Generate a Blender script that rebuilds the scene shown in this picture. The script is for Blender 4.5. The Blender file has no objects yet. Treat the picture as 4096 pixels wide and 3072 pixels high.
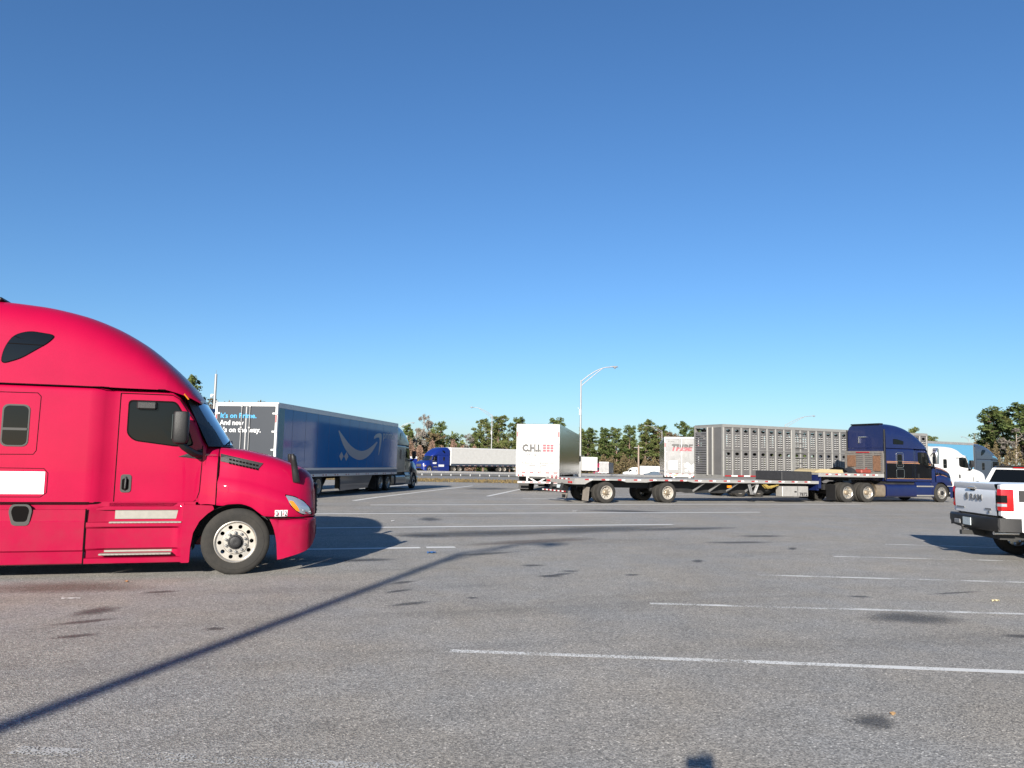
import bpy, math, random
import numpy as np
from mathutils import Vector, Matrix
from mathutils.geometry import tessellate_polygon

random.seed(7)
RAD = math.radians
scene = bpy.context.scene
COL = scene.collection

# ------------------------------------------------------------------ camera
CAM_H = 1.85
PITCH, ROLL = RAD(5.5), RAD(1.06)
FOC = 3070.0 / 4096.0
cam_d = bpy.data.cameras.new("camera")
cam_d.sensor_fit = 'HORIZONTAL'
cam_d.sensor_width = 36.0
cam_d.lens = 36.0 * FOC
cam_d.clip_start = 0.02
cam_d.clip_end = 6000
cam = bpy.data.objects.new("camera", cam_d)
COL.objects.link(cam)
_U0 = Vector((0, -math.sin(PITCH), math.cos(PITCH)))
_F = Vector((0, math.cos(PITCH), math.sin(PITCH)))
_R = Vector((1, 0, 0)) * math.cos(ROLL) + _U0 * math.sin(ROLL)
_U = -Vector((1, 0, 0)) * math.sin(ROLL) + _U0 * math.cos(ROLL)
_m = Matrix((_R, _U, -_F)).transposed().to_4x4()
_m.translation = Vector((0, 0, CAM_H))
cam.matrix_world = _m
scene.camera = cam

# ------------------------------------------------------------------ sky, sun, exposure
SUN_EL = RAD(20.5)
SHADOW_AZ = RAD(14.2)            # shadows fall this far to the right of straight ahead
sun_dir = Vector((-math.sin(SHADOW_AZ) * math.cos(SUN_EL), -math.cos(SHADOW_AZ) * math.cos(SUN_EL), math.sin(SUN_EL)))
world = bpy.data.worlds.new("World")
scene.world = world
world.use_nodes = True
wn = world.node_tree.nodes
wl = world.node_tree.links
bg = wn["Background"]
sky = wn.new("ShaderNodeTexSky")
sky.sky_type = 'NISHITA'
sky.sun_disc = False
sky.sun_elevation = SUN_EL
sky.sun_rotation = RAD(180) + SHADOW_AZ
sky.altitude = 0
sky.air_density = 1.0
sky.dust_density = 0.45
sky.ozone_density = 6.5
hs = wn.new("ShaderNodeHueSaturation")          # the phone's vivid blue
hs.inputs["Saturation"].default_value = 1.04
wl.new(sky.outputs[0], hs.inputs["Color"])
wl.new(hs.outputs[0], bg.inputs[0])
bg.inputs[1].default_value = 0.060
sun_l = bpy.data.lights.new("sun", 'SUN')
sun_l.energy = 5.0
sun_l.angle = RAD(0.53)
sun_l.color = (1.0, 0.935, 0.84)
sun_o = bpy.data.objects.new("sun", sun_l)
sun_o.rotation_euler = (-sun_dir).to_track_quat('-Z', 'Y').to_euler()
sun_o.location = (0, 0, 60)
COL.objects.link(sun_o)
scene.view_settings.view_transform = 'Standard'
scene.view_settings.look = 'None'
scene.view_settings.gamma = 1.0
scene.view_settings.use_curve_mapping = False
scene.view_settings.exposure = 1.27

# ------------------------------------------------------------------ helpers: pixels to ground (4096 x 3072 photograph)
def gz(y):
    """height of the ground sheet at distance y: the lot falls gently away"""
    if y < 34: return 0.0
    if y < 100: return -0.0105 * (y - 34)
    if y < 140: return -0.693
    if y < 265: return -0.693 - 0.028 * (y - 140)
    return -4.193

def ray(px, py):
    return _R * ((px - 2048) / 3070.0) - _U * ((py - 1536) / 3070.0) + _F

def gp(px, py):
    d = ray(px, py)
    z = 0.0
    for _ in range(12):
        t = (z - CAM_H) / d.z
        z = gz(t * d.y)
    return Vector((t * d.x, t * d.y, z))

def at(px, y):
    """x position of picture column px at distance y near the horizon"""
    d = ray(px, 1536 + 296 + (px - 2048) * 0.0185)
    return d.x / d.y * y

# ------------------------------------------------------------------ helpers: materials
MATS = {}
def srgb(r, g, b):
    f = lambda c: (c / 12.92) if c <= 0.04045 else ((c + 0.055) / 1.055) ** 2.4
    return (f(r / 255), f(g / 255), f(b / 255))

def mat(name, col, rough=0.5, metal=0.0, coat=0.0, var=0.0, vscale=6.0, bump=0.0, bscale=20.0, dirt=0.0,
        dirtcol=(0.09, 0.075, 0.06), spec=0.5, emit=None, stretch=None, rvar=0.0):
    """procedural principled material: colour variation, grime in noise patches, fine relief"""
    if name in MATS: return MATS[name]
    k_ = 0.74 * (1 - metal) + metal
    col = tuple(c * k_ for c in col); dirtcol = tuple(c * k_ for c in dirtcol)
    m = bpy.data.materials.new(name)
    m.use_nodes = True
    nt = m.node_tree; N = nt.nodes; L = nt.links
    b = N["Principled BSDF"]
    b.inputs["Base Color"].default_value = (*col, 1)
    b.inputs["Roughness"].default_value = rough
    b.inputs["Metallic"].default_value = metal
    b.inputs["Specular IOR Level"].default_value = spec
    if coat: 
        b.inputs["Coat Weight"].default_value = coat
        b.inputs["Coat Roughness"].default_value = 0.04
    if emit:
        b.inputs["Emission Color"].default_value = (*emit[:3], 1)
        b.inputs["Emission Strength"].default_value = emit[3]
    tc = N.new("ShaderNodeTexCoord")
    src = tc.outputs["Object"]
    if stretch:
        mp = N.new("ShaderNodeMapping"); mp.inputs["Scale"].default_value = stretch
        L.new(src, mp.inputs[0]); src = mp.outputs[0]
    cur = None
    if var:
        n = N.new("ShaderNodeTexNoise"); n.inputs["Scale"].default_value = vscale; n.inputs["Detail"].default_value = 5
        n.inputs["Roughness"].default_value = 0.6
        L.new(src, n.inputs["Vector"])
        r = N.new("ShaderNodeMapRange")
        r.inputs[1].default_value = 0.3; r.inputs[2].default_value = 0.7
        r.inputs[3].default_value = 1 - var; r.inputs[4].default_value = 1 + var
        L.new(n.outputs[0], r.inputs[0])
        mx = N.new("ShaderNodeMix"); mx.data_type = 'RGBA'; mx.blend_type = 'MULTIPLY'; mx.inputs[0].default_value = 1
        mx.inputs[6].default_value = (*col, 1)
        L.new(r.outputs[0], mx.inputs[7])
        cur = mx.outputs[2]
    if dirt:
        n = N.new("ShaderNodeTexNoise"); n.inputs["Scale"].default_value = 2.3; n.inputs["Detail"].default_value = 8
        n.inputs["Roughness"].default_value = 0.7
        L.new(src, n.inputs["Vector"])
        r = N.new("ShaderNodeMapRange"); r.clamp = True
        r.inputs[1].default_value = 0.42; r.inputs[2].default_value = 0.78
        r.inputs[3].default_value = 0.0; r.inputs[4].default_value = dirt
        L.new(n.outputs[0], r.inputs[0])
        mx = N.new("ShaderNodeMix"); mx.data_type = 'RGBA'
        L.new(r.outputs[0], mx.inputs[0])
        if cur: L.new(cur, mx.inputs[6])
        else: mx.inputs[6].default_value = (*col, 1)
        mx.inputs[7].default_value = (*dirtcol, 1)
        cur = mx.outputs[2]
        mr = N.new("ShaderNodeMath"); mr.operation = 'MULTIPLY_ADD'
        L.new(r.outputs[0], mr.inputs[0]); mr.inputs[1].default_value = 0.5; mr.inputs[2].default_value = rough
        L.new(mr.outputs[0], b.inputs["Roughness"])
    elif rvar:
        n = N.new("ShaderNodeTexNoise"); n.inputs["Scale"].default_value = 3.1; n.inputs["Detail"].default_value = 6
        L.new(src, n.inputs["Vector"])
        r = N.new("ShaderNodeMapRange")
        r.inputs[1].default_value = 0.3; r.inputs[2].default_value = 0.7
        r.inputs[3].default_value = max(0.02, rough - rvar); r.inputs[4].default_value = rough + rvar
        L.new(n.outputs[0], r.inputs[0]); L.new(r.outputs[0], b.inputs["Roughness"])
    if cur: L.new(cur, b.inputs["Base Color"])
    if bump:
        n = N.new("ShaderNodeTexNoise"); n.inputs["Scale"].default_value = bscale; n.inputs["Detail"].default_value = 3
        L.new(src, n.inputs["Vector"])
        bp = N.new("ShaderNodeBump"); bp.inputs["Strength"].default_value = bump; bp.inputs["Distance"].default_value = 0.02
        L.new(n.outputs[0], bp.inputs["Height"]); L.new(bp.outputs[0], b.inputs["Normal"])
    MATS[name] = m
    return m

M = {}
M['red'] = mat("red_paint", (0.365, 0.0012, 0.038), 0.6, 0.0, 0.40, var=0.06, vscale=1.6, dirt=0.05, dirtcol=(0.26, 0.018, 0.045), spec=0.06)
M['red_low'] = mat("red_paint_dusty", (0.325, 0.004, 0.038), 0.65, 0.0, 0.25, var=0.07, vscale=2.0, dirt=0.30, dirtcol=(0.19, 0.048, 0.055), spec=0.04)
M['black'] = mat("black_plastic", (0.011, 0.011, 0.012), 0.5, bump=0.15, bscale=300, dirt=0.12, dirtcol=(0.06, 0.055, 0.05), spec=0.35)
M['rubber'] = mat("tyre_rubber", (0.024, 0.023, 0.021), 0.85, var=0.15, vscale=9, dirt=0.6, dirtcol=(0.062, 0.055, 0.047), bump=0.2, bscale=60, spec=0.3)
M['chassis'] = mat("chassis_black", (0.012, 0.012, 0.012), 0.6, dirt=0.4, dirtcol=(0.05, 0.045, 0.04))
M['glass'] = mat("dark_glass", (0.004, 0.005, 0.006), 0.03, spec=0.30)
M['wglass'] = mat("windscreen_glass", (0.008, 0.012, 0.018), 0.02, coat=1.0, spec=1.0)
M['gasket'] = mat("grey_gasket", (0.045, 0.044, 0.042), 0.6, spec=0.3)
M['seam'] = mat("panel_gap", (0.006, 0.005, 0.005), 0.9, spec=0.05)
M['chrome'] = mat("bright_metal", (0.75, 0.74, 0.72), 0.18, 1.0, rvar=0.08)
M['alu'] = mat("brushed_aluminium", (0.62, 0.61, 0.58), 0.34, 1.0, var=0.08, vscale=12, dirt=0.35, dirtcol=(0.30, 0.26, 0.20))
M['tread'] = mat("step_aluminium", (0.26, 0.25, 0.22), 0.5, 0.2, var=0.08, vscale=20, dirt=0.3, dirtcol=(0.18, 0.15, 0.12))
M['rim'] = mat("wheel_aluminium", (0.52, 0.49, 0.44), 0.32, 0.8, var=0.08, vscale=14, dirt=0.45, dirtcol=(0.24, 0.17, 0.10))
M['rimwhite'] = mat("wheel_painted_white", (0.42, 0.39, 0.34), 0.5, var=0.1, dirt=0.5, dirtcol=(0.15, 0.11, 0.08))
M['white'] = mat("white_paint", (0.66, 0.66, 0.65), 0.4, coat=0.15, var=0.03, vscale=2, dirt=0.16, dirtcol=(0.38, 0.35, 0.31))
M['white2'] = mat("white_trailer_skin", (0.58, 0.57, 0.54), 0.45, var=0.05, vscale=1.5, dirt=0.25, dirtcol=(0.32, 0.29, 0.26))
M['white_rear'] = mat("white_door_skin", (0.44, 0.44, 0.435), 0.45, coat=0.1, var=0.03, vscale=2, dirt=0.2, dirtcol=(0.30, 0.28, 0.25))
M['pickup_white'] = mat("pickup_white_paint", (0.92, 0.92, 0.93), 0.35, coat=0.3, var=0.02)
M['faded_red'] = mat("faded_red_plastic", (0.24, 0.045, 0.03), 0.6, var=0.2)
M['lip'] = mat("sunlit_punched_edge", (0.50, 0.49, 0.47), 0.4, 0.2)  # far paler than the panel: sunlight on the lips put into the colour
M['decalwhite'] = mat("decal_white", (0.74, 0.74, 0.74), 0.5, var=0.02)
M['grey'] = mat("grey_metal", (0.22, 0.22, 0.22), 0.5, 0.3, var=0.1, dirt=0.2)
M['galv'] = mat("galvanised_steel", (0.30, 0.30, 0.30), 0.5, 0.45, var=0.12, vscale=5, dirt=0.2)
M['lamp_pole'] = mat("spun_aluminium_pole", (0.30, 0.30, 0.295), 0.45, 0.4, var=0.06, vscale=3)
M['amber'] = mat("amber_lens", (0.85, 0.26, 0.01), 0.15, coat=0.8)
M['redlens'] = mat("red_lens", (0.36, 0.006, 0.008), 0.2, coat=0.4)
M['clearlens'] = mat("clear_lens", (0.42, 0.45, 0.50), 0.05, 0.6, coat=1.0)
M['tape_r'] = mat("red_tape", (0.34, 0.015, 0.02), 0.5)
M['tape_w'] = mat("white_tape", (0.78, 0.77, 0.74), 0.4)
M['ink'] = mat("black_lettering", (0.02, 0.018, 0.018), 0.5)
M['inkgrey'] = mat("grey_lettering", (0.42, 0.42, 0.42), 0.5)
M['inkred'] = mat("red_lettering", (0.42, 0.025, 0.045), 0.5)
M['blue'] = mat("blue_metallic_paint", (0.006, 0.013, 0.070), 0.34, 0.1, 0.3, var=0.05, dirt=0.12, dirtcol=(0.05, 0.05, 0.065))
M['blue_hw'] = mat("royal_blue_paint", (0.006, 0.020, 0.17), 0.34, 0.0, 0.4, var=0.05)
M['blk_paint'] = mat("black_paint", (0.004, 0.004, 0.005), 0.3, 0, 0.0, dirt=0.04, spec=0.15)
M['gold'] = mat("gold_pinstripe", (0.55, 0.27, 0.10), 0.4)
M['silver'] = mat("silver_grey_paint", (0.10, 0.105, 0.115), 0.3, 0.3, 0.4, var=0.04)
M['slate'] = mat("slate_blue_paint", (0.045, 0.060, 0.085), 0.35, 0.2, 0.6, var=0.05)
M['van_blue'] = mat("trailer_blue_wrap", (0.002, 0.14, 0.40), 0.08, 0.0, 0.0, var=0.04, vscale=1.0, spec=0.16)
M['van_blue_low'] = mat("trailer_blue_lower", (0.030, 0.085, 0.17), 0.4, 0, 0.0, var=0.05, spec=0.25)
M['teal'] = mat("teal_panel", (0.010, 0.155, 0.22), 0.35, var=0.05)
M['doorgrey'] = mat("charcoal_door_wrap", (0.030, 0.036, 0.046), 0.45, var=0.04, vscale=1.2, spec=0.3)
M['cyan'] = mat("cyan_lettering", (0.04, 0.33, 0.60), 0.45)
M['smile'] = mat("grey_smile_graphic", (0.21, 0.245, 0.31), 0.3, coat=0.2)
M['skyblue'] = mat("sky_blue_paint", (0.09, 0.27, 0.42), 0.4, coat=0.1)
M['polished'] = mat("polished_trailer_skin", (0.17, 0.175, 0.185), 0.17, 0.9, bump=0.05, bscale=1.0, rvar=0.05, stretch=(5, 1, 0.12))
M['steelpat'] = mat("patterned_steel_door", (0.235, 0.235, 0.233), 0.5, 0.0, var=0.25, vscale=1.3, bump=0.35, bscale=38, dirt=0.25, dirtcol=(0.15, 0.145, 0.14))
M['stock'] = mat("punched_aluminium", (0.145, 0.14, 0.138), 0.45, 0.3, var=0.14, vscale=1.2, dirt=0.3, dirtcol=(0.10, 0.09, 0.08))
M['stock_l'] = mat("aluminium_rib", (0.27, 0.265, 0.25), 0.42, 0.35, var=0.08, vscale=4, dirt=0.2, dirtcol=(0.18, 0.16, 0.13))
M['deck'] = mat("trailer_deck", (0.32, 0.31, 0.29), 0.6, 0.3, var=0.15, vscale=3, dirt=0.3)
M['rail'] = mat("deck_side_rail", (0.40, 0.385, 0.36), 0.45, 0.4, var=0.1, dirt=0.3, dirtcol=(0.18, 0.16, 0.14))
M['rust'] = mat("rusty_steel", (0.17, 0.085, 0.045), 0.85, var=0.35, vscale=10, bump=0.3)
M['rack'] = mat("weathered_rack_aluminium", (0.24, 0.225, 0.205), 0.5, 0.5, var=0.15, vscale=7, dirt=0.55, dirtcol=(0.19, 0.12, 0.08))
M['tarp'] = mat("black_tarp", (0.020, 0.020, 0.022), 0.7, var=0.2, bump=0.5, bscale=9)
M['lumber'] = mat("pale_lumber", (0.42, 0.34, 0.19), 0.7, var=0.12, stretch=(1, 8, 8))
M['flap'] = mat("dusty_mudflap", (0.20, 0.175, 0.15), 0.8, var=0.2)
M['tankgrime'] = mat("grimy_tank", (0.30, 0.24, 0.17), 0.45, 0.6, var=0.2, dirt=0.4)
M['strap'] = mat("yellow_strap", (0.36, 0.26, 0.06), 0.8, var=0.2)
M['plate'] = mat("number_plate", (0.55, 0.62, 0.64), 0.4, var=0.2, vscale=40)
M['plate_y'] = mat("yellow_plate", (0.75, 0.55, 0.05), 0.4)
M['skin'] = mat("skin", (0.42, 0.24, 0.17), 0.55)
M['cloth'] = mat("dark_jacket", (0.03, 0.035, 0.05), 0.9, bump=0.2)
M['jeans'] = mat("denim", (0.04, 0.06, 0.12), 0.9)
M['carpaint'] = mat("dark_grey_car_paint", (0.10, 0.125, 0.15), 0.25, 0.4, 0.8)
M['magenta'] = mat("crimson_paint", (0.24, 0.006, 0.035), 0.4, coat=0.3)

# ------------------------------------------------------------------ helpers: meshes
class MB:
    """collects verts and faces; build() links them as one mesh object"""
    def __init__(s): s.v = []; s.f = []
    def add(s, vs, fs):
        o = len(s.v); s.v += [tuple(v) for v in vs]; s.f += [tuple(i + o for i in f) for f in fs]; return s
    def bx(s, x0, x1, y0, y1, z0, z1):
        return s.add([(x0, y0, z0), (x1, y0, z0), (x1, y1, z0), (x0, y1, z0), (x0, y0, z1), (x1, y0, z1), (x1, y1, z1), (x0, y1, z1)],
                     [(0, 3, 2, 1), (4, 5, 6, 7), (0, 1, 5, 4), (1, 2, 6, 5), (2, 3, 7, 6), (3, 0, 4, 7)])
    def cbx(s, x0, x1, y0, y1, z0, z1, c=0.01):
        """box with chamfered edges"""
        vs = []; idx = {}
        X = (x0, x1); Y = (y0, y1); Z = (z0, z1)
        sg = (1, -1)
        for i in range(2):
            for j in range(2):
                for k in range(2):
                    for a in range(3):
                        p = [X[i] + sg[i] * c, Y[j] + sg[j] * c, Z[k] + sg[k] * c]
                        p[a] = (X[i], Y[j], Z[k])[a]
                        idx[(i, j, k, a)] = len(vs); vs.append(tuple(p))
        F = []
        for i in range(2):
            F.append([idx[(i, 0, 0, 0)], idx[(i, 1, 0, 0)], idx[(i, 1, 1, 0)], idx[(i, 0, 1, 0)]])
            F.append([idx[(0, i, 0, 1)], idx[(1, i, 0, 1)], idx[(1, i, 1, 1)], idx[(0, i, 1, 1)]])
            F.append([idx[(0, 0, i, 2)], idx[(1, 0, i, 2)], idx[(1, 1, i, 2)], idx[(0, 1, i, 2)]])
        for i in range(2):
            for j in range(2):
                F.append([idx[(i, j, 0, 0)], idx[(i, j, 1, 0)], idx[(i, j, 1, 1)], idx[(i, j, 0, 1)]])
                F.append([idx[(i, 0, j, 0)], idx[(i, 1, j, 0)], idx[(i, 1, j, 2)], idx[(i, 0, j, 2)]])
                F.append([idx[(0, i, j, 1)], idx[(1, i, j, 1)], idx[(1, i, j, 2)], idx[(0, i, j, 2)]])
        for i in range(2):
            for j in range(2):
                for k in range(2):
                    F.append([idx[(i, j, k, 0)], idx[(i, j, k, 1)], idx[(i, j, k, 2)]])
        C = Vector(((x0 + x1) / 2, (y0 + y1) / 2, (z0 + z1) / 2))
        out = []
        for f in F:
            p = [Vector(vs[q]) for q in f]
            n = (p[1] - p[0]).cross(p[2] - p[0])
            if n.dot(sum(p, Vector()) / len(p) - C) < 0: f = f[::-1]
            out.append(f)
        return s.add(vs, out)
    def bar(s, a, b, w, h=None):
        """square bar from a to b"""
        a = Vector(a); b = Vector(b); h = h or w
        d = (b - a).normalized()
        u = d.cross(Vector((0, 0, 1)))
        if u.length < 1e-3: u = Vector((0, 1, 0))
        u.normalize(); t = u.cross(d).normalized()
        P = []
        for c in (a, b):
            for su, st in ((-1, -1), (1, -1), (1, 1), (-1, 1)):
                P.append(c + u * (su * w / 2) + t * (st * h / 2))
        return s.add(P, [(0, 1, 2, 3), (7, 6, 5, 4), (0, 4, 5, 1), (1, 5, 6, 2), (2, 6, 7, 3), (3, 7, 4, 0)])
    def tube(s, pts, r, n=8, caps=True):
        pts = [Vector(p) for p in pts]
        if not isinstance(r, (list, tuple)): r = [r] * len(pts)
        vs = []; fs = []
        prev = None
        for i, p in enumerate(pts):
            d = (pts[min(i + 1, len(pts) - 1)] - pts[max(i - 1, 0)]).normalized()
            if prev is None:
                u = d.cross(Vector((0, 0, 1)))
                if u.length < 1e-3: u = d.cross(Vector((1, 0, 0)))
            else:
                u = prev - d * prev.dot(d)
            u.normalize(); prev = u; t = d.cross(u)
            for k in range(n):
                a = 2 * math.pi * k / n
                vs.append(p + (u * math.cos(a) + t * math.sin(a)) * r[i])
        for i in range(len(pts) - 1):
            for k in range(n):
                k2 = (k + 1) % n
                fs.append((i * n + k, i * n + k2, (i + 1) * n + k2, (i + 1) * n + k))
        if caps:
            fs.append(tuple(range(n))[::-1]); fs.append(tuple(range((len(pts) - 1) * n, len(pts) * n)))
        return s.add(vs, fs)
    def lathe(s, prof, c=(0, 0, 0), axis='y', n=32, sign=1):
        """profile of (radius, along) turned about an axis through c"""
        vs = []; fs = []; m = len(prof)
        for k in range(n):
            a = 2 * math.pi * k / n
            for r, l in prof:
                u, w = r * math.cos(a), r * math.sin(a)
                l2 = l * sign
                if axis == 'y': p = (c[0] + u, c[1] + l2, c[2] + w)
                elif axis == 'x': p = (c[0] + l2, c[1] + u, c[2] + w)
                else: p = (c[0] + u, c[1] + w, c[2] + l2)
                vs.append(p)
        for k in range(n):
            k2 = (k + 1) % n
            for j in range(m - 1):
                fs.append((k * m + j, k * m + j + 1, k2 * m + j + 1, k2 * m + j))
        return s.add(vs, fs)
    def prism(s, poly, y0, y1, axis='y'):
        """polygon given in the plane across the axis, extruded between two values"""
        n = len(poly)
        def P(p, t):
            if axis == 'y': return (p[0], t, p[1])
            if axis == 'x': return (t, p[0], p[1])
            return (p[0], p[1], t)
        vs = [P(p, y0) for p in poly] + [P(p, y1) for p in poly]
        tris = tessellate_polygon([[Vector((p[0], p[1], 0)) for p in poly]])
        fs = [tuple(t) for t in tris] + [tuple(i + n for i in t)[::-1] for t in tris]
        for i in range(n):
            j = (i + 1) % n
            fs.append((i, j, n + j, n + i))
        return s.add(vs, fs)
    def plate(s, outer, holes, y0, y1, axis='y'):
        """flat plate with real holes, with thickness"""
        loops = [outer] + holes
        flat = [p for l in loops for p in l]
        tris = tessellate_polygon([[Vector((p[0], p[1], 0)) for p in l] for l in loops])
        n = len(flat)
        def P(p, t):
            if axis == 'y': return (p[0], t, p[1])
            if axis == 'x': return (t, p[0], p[1])
            return (p[0], p[1], t)
        vs = [P(p, y0) for p in flat] + [P(p, y1) for p in flat]
        fs = [tuple(t) for t in tris] + [tuple(i + n for i in t)[::-1] for t in tris]
        o = 0
        for l in loops:
            for i in range(len(l)):
                j = (i + 1) % len(l)
                fs.append((o + i, o + j, n + o + j, n + o + i))
            o += len(l)
        return s.add(vs, fs)
    def loft(s, secs, closed=False, cap0=False, cap1=False):
        n = len(secs[0]); vs = [p for q in secs for p in q]; fs = []
        for i in range(len(secs) - 1):
            for k in range(n if closed else n - 1):
                k2 = (k + 1) % n
                fs.append((i * n + k, i * n + k2, (i + 1) * n + k2, (i + 1) * n + k))
        if cap0: fs.append(tuple(range(n))[::-1])
        if cap1: fs.append(tuple(range((len(secs) - 1) * n, len(secs) * n)))
        return s.add(vs, fs)
    def skin(s, poly, yf, side, eps=0.004, back=0.02, sub=0):
        """polygon in (x, z) laid on a curved side y = side * yf(x, z)"""
        n = len(poly)
        def P(p, e): return (p[0], side * (yf(p[0], p[1]) + e), p[1])
        cx = sum(p[0] for p in poly) / n; cz = sum(p[1] for p in poly) / n
        rings = [1.0, 0.66, 0.33]
        vs = []
        for r_ in rings:
            for p in poly: vs.append(P((cx + (p[0] - cx) * r_, cz + (p[1] - cz) * r_), eps))
        c = len(vs); vs.append(P((cx, cz), eps))
        fs = []
        for q in range(2):
            for i in range(n):
                j = (i + 1) % n
                fs.append((q * n + i, q * n + j, (q + 1) * n + j, (q + 1) * n + i))
        for i in range(n): fs.append((2 * n + i, 2 * n + (i + 1) % n, c))
        o = len(vs)
        for p in poly: vs.append(P(p, -back))
        for i in range(n):
            j = (i + 1) % n
            fs.append((i, j, o + j, o + i))
        return s.add(vs, fs)
    def groove(s, path, yf, side, w=0.010, eps=0.0015):
        """thin strip following a path of (x, z) on a side"""
        for (a, b) in zip(path[:-1], path[1:]):
            d = Vector((b[0] - a[0], b[1] - a[1]))
            if d.length < 1e-4: continue
            k = max(1, int(d.length / 0.12))
            d.normalize(); nrm = Vector((-d.y, d.x)) * (w / 2)
            for q in range(k):
                p0 = (a[0] + (b[0] - a[0]) * q / k, a[1] + (b[1] - a[1]) * q / k)
                p1 = (a[0] + (b[0] - a[0]) * (q + 1) / k, a[1] + (b[1] - a[1]) * (q + 1) / k)
                P = [(p0[0] - nrm.x, p0[1] - nrm.y), (p1[0] - nrm.x, p1[1] - nrm.y), (p1[0] + nrm.x, p1[1] + nrm.y), (p0[0] + nrm.x, p0[1] + nrm.y)]
                vs = [(p[0], side * (yf(p[0], p[1]) + eps), p[1]) for p in P] + [(p[0], side * (yf(p[0], p[1]) - 0.01), p[1]) for p in P]
                s.add(vs, [(0, 1, 2, 3), (0, 4, 5, 1), (3, 2, 6, 7)])
        return s
    def mesh(s, name, m, smooth=35):
        me = bpy.data.meshes.new(name)
        me.from_pydata(s.v, [], s.f)
        me.validate()
        import bmesh
        bm = bmesh.new(); bm.from_mesh(me)
        bmesh.ops.remove_doubles(bm, verts=bm.verts, dist=1e-5)
        bmesh.ops.recalc_face_normals(bm, faces=bm.faces)
        bm.to_mesh(me); bm.free()
        if smooth:
            me.polygons.foreach_set("use_smooth", [True] * len(me.polygons))
            me.set_sharp_from_angle(angle=RAD(smooth))
        if m: me.materials.append(m)
        return me
    def build(s, name, m, parent=None, smooth=35):
        return link(name, s.mesh(name, m, smooth), parent)

def link(name, data, parent=None):
    o = bpy.data.objects.new(name, data)
    COL.objects.link(o)
    if parent: o.parent = parent
    return o

def thing(name, label, cat, loc=(0, 0, 0), rz=0.0, group=None, pitch=0.0):
    o = link(name, None)
    o.empty_display_size = 0.3
    o.location = loc; o.rotation_euler = (0, -pitch, rz)
    o['label'] = label; o['category'] = cat
    if group: o['group'] = group
    return o

def tag(o, label, cat, group=None):
    o['label'] = label; o['category'] = cat
    if group: o['group'] = group
    return o

def struct(o): o['kind'] = 'structure'; return o

def vehicle(name, label, cat, x, y, az, length, group=None):
    """Empty on the ground at (x, y), +X of the vehicle along compass az (degrees right of straight ahead)"""
    a = RAD(az)
    z0 = gz(y); z1 = gz(y + math.cos(a) * length)
    return thing(name, label, cat, (x, y, z0), RAD(90 - az), group, math.atan2(z1 - z0, length))

def copy_tree(o, parent=None):
    c = o.copy(); COL.objects.link(c)
    c.parent = parent
    for ch in o.children: copy_tree(ch, c)
    return c

def pchip(xs, ys, x):
    """smooth monotone interpolation of a table"""
    xs = np.asarray(xs, float); ys = np.asarray(ys, float)
    if len(xs) == 2 or x <= xs[0] or x >= xs[-1]: return float(np.interp(x, xs, ys))
    h = np.diff(xs); dl = np.diff(ys) / h
    d = np.zeros(len(xs)); d[0] = dl[0]; d[-1] = dl[-1]
    for i in range(1, len(xs) - 1):
        if dl[i - 1] * dl[i] > 0:
            w1 = 2 * h[i] + h[i - 1]; w2 = h[i] + 2 * h[i - 1]
            d[i] = (w1 + w2) / (w1 / dl[i - 1] + w2 / dl[i])
    i = int(np.searchsorted(xs, x)) - 1
    t = (x - xs[i]) / h[i]
    return float((2 * t**3 - 3 * t**2 + 1) * ys[i] + (t**3 - 2 * t**2 + t) * h[i] * d[i] + (-2 * t**3 + 3 * t**2) * ys[i + 1] + (t**3 - t**2) * h[i] * d[i + 1])

class Shell:
    """body whose cross-section is a rounded arch: table rows (x, z_bottom, z_top, half_width, squareness)"""
    def __init__(s, rows):
        s.rows = np.array(rows, float)
    def at(s, x):
        r = s.rows
        return [pchip(r[:, 0], r[:, k], x) for k in range(1, 5)]
    def yf(s, x, z):
        zb, zt, w, n = s.at(x)
        if zt - zb < 1e-4: return w
        t = min(max((z - zb) / (zt - zb), 0), 0.999)
        return w * (1 - t**n) ** (1 / n)
    def section(s, x, m=16):
        zb, zt, w, n = s.at(x)
        pts = []
        for k in range(m + 1):
            a = math.pi / 2 * k / m
            ca = max(math.cos(a), 0.0); sa = math.sin(a)
            pts.append((x, -w * ca ** (2 / n), zb + (zt - zb) * sa ** (2 / n)))
        left = [(x, -p[1], p[2]) for p in pts[:-1]][::-1]
        return pts + left
    def mb(s, nx=28, m=16, cap0=True, cap1=True):
        a, b = s.rows[0, 0], s.rows[-1, 0]
        xs = sorted(set([a + (b - a) * i / nx for i in range(nx + 1)] + [float(v) for v in s.rows[:, 0]]))
        return MB().loft([s.section(x, m) for x in xs], cap0=cap0, cap1=cap1)

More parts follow.
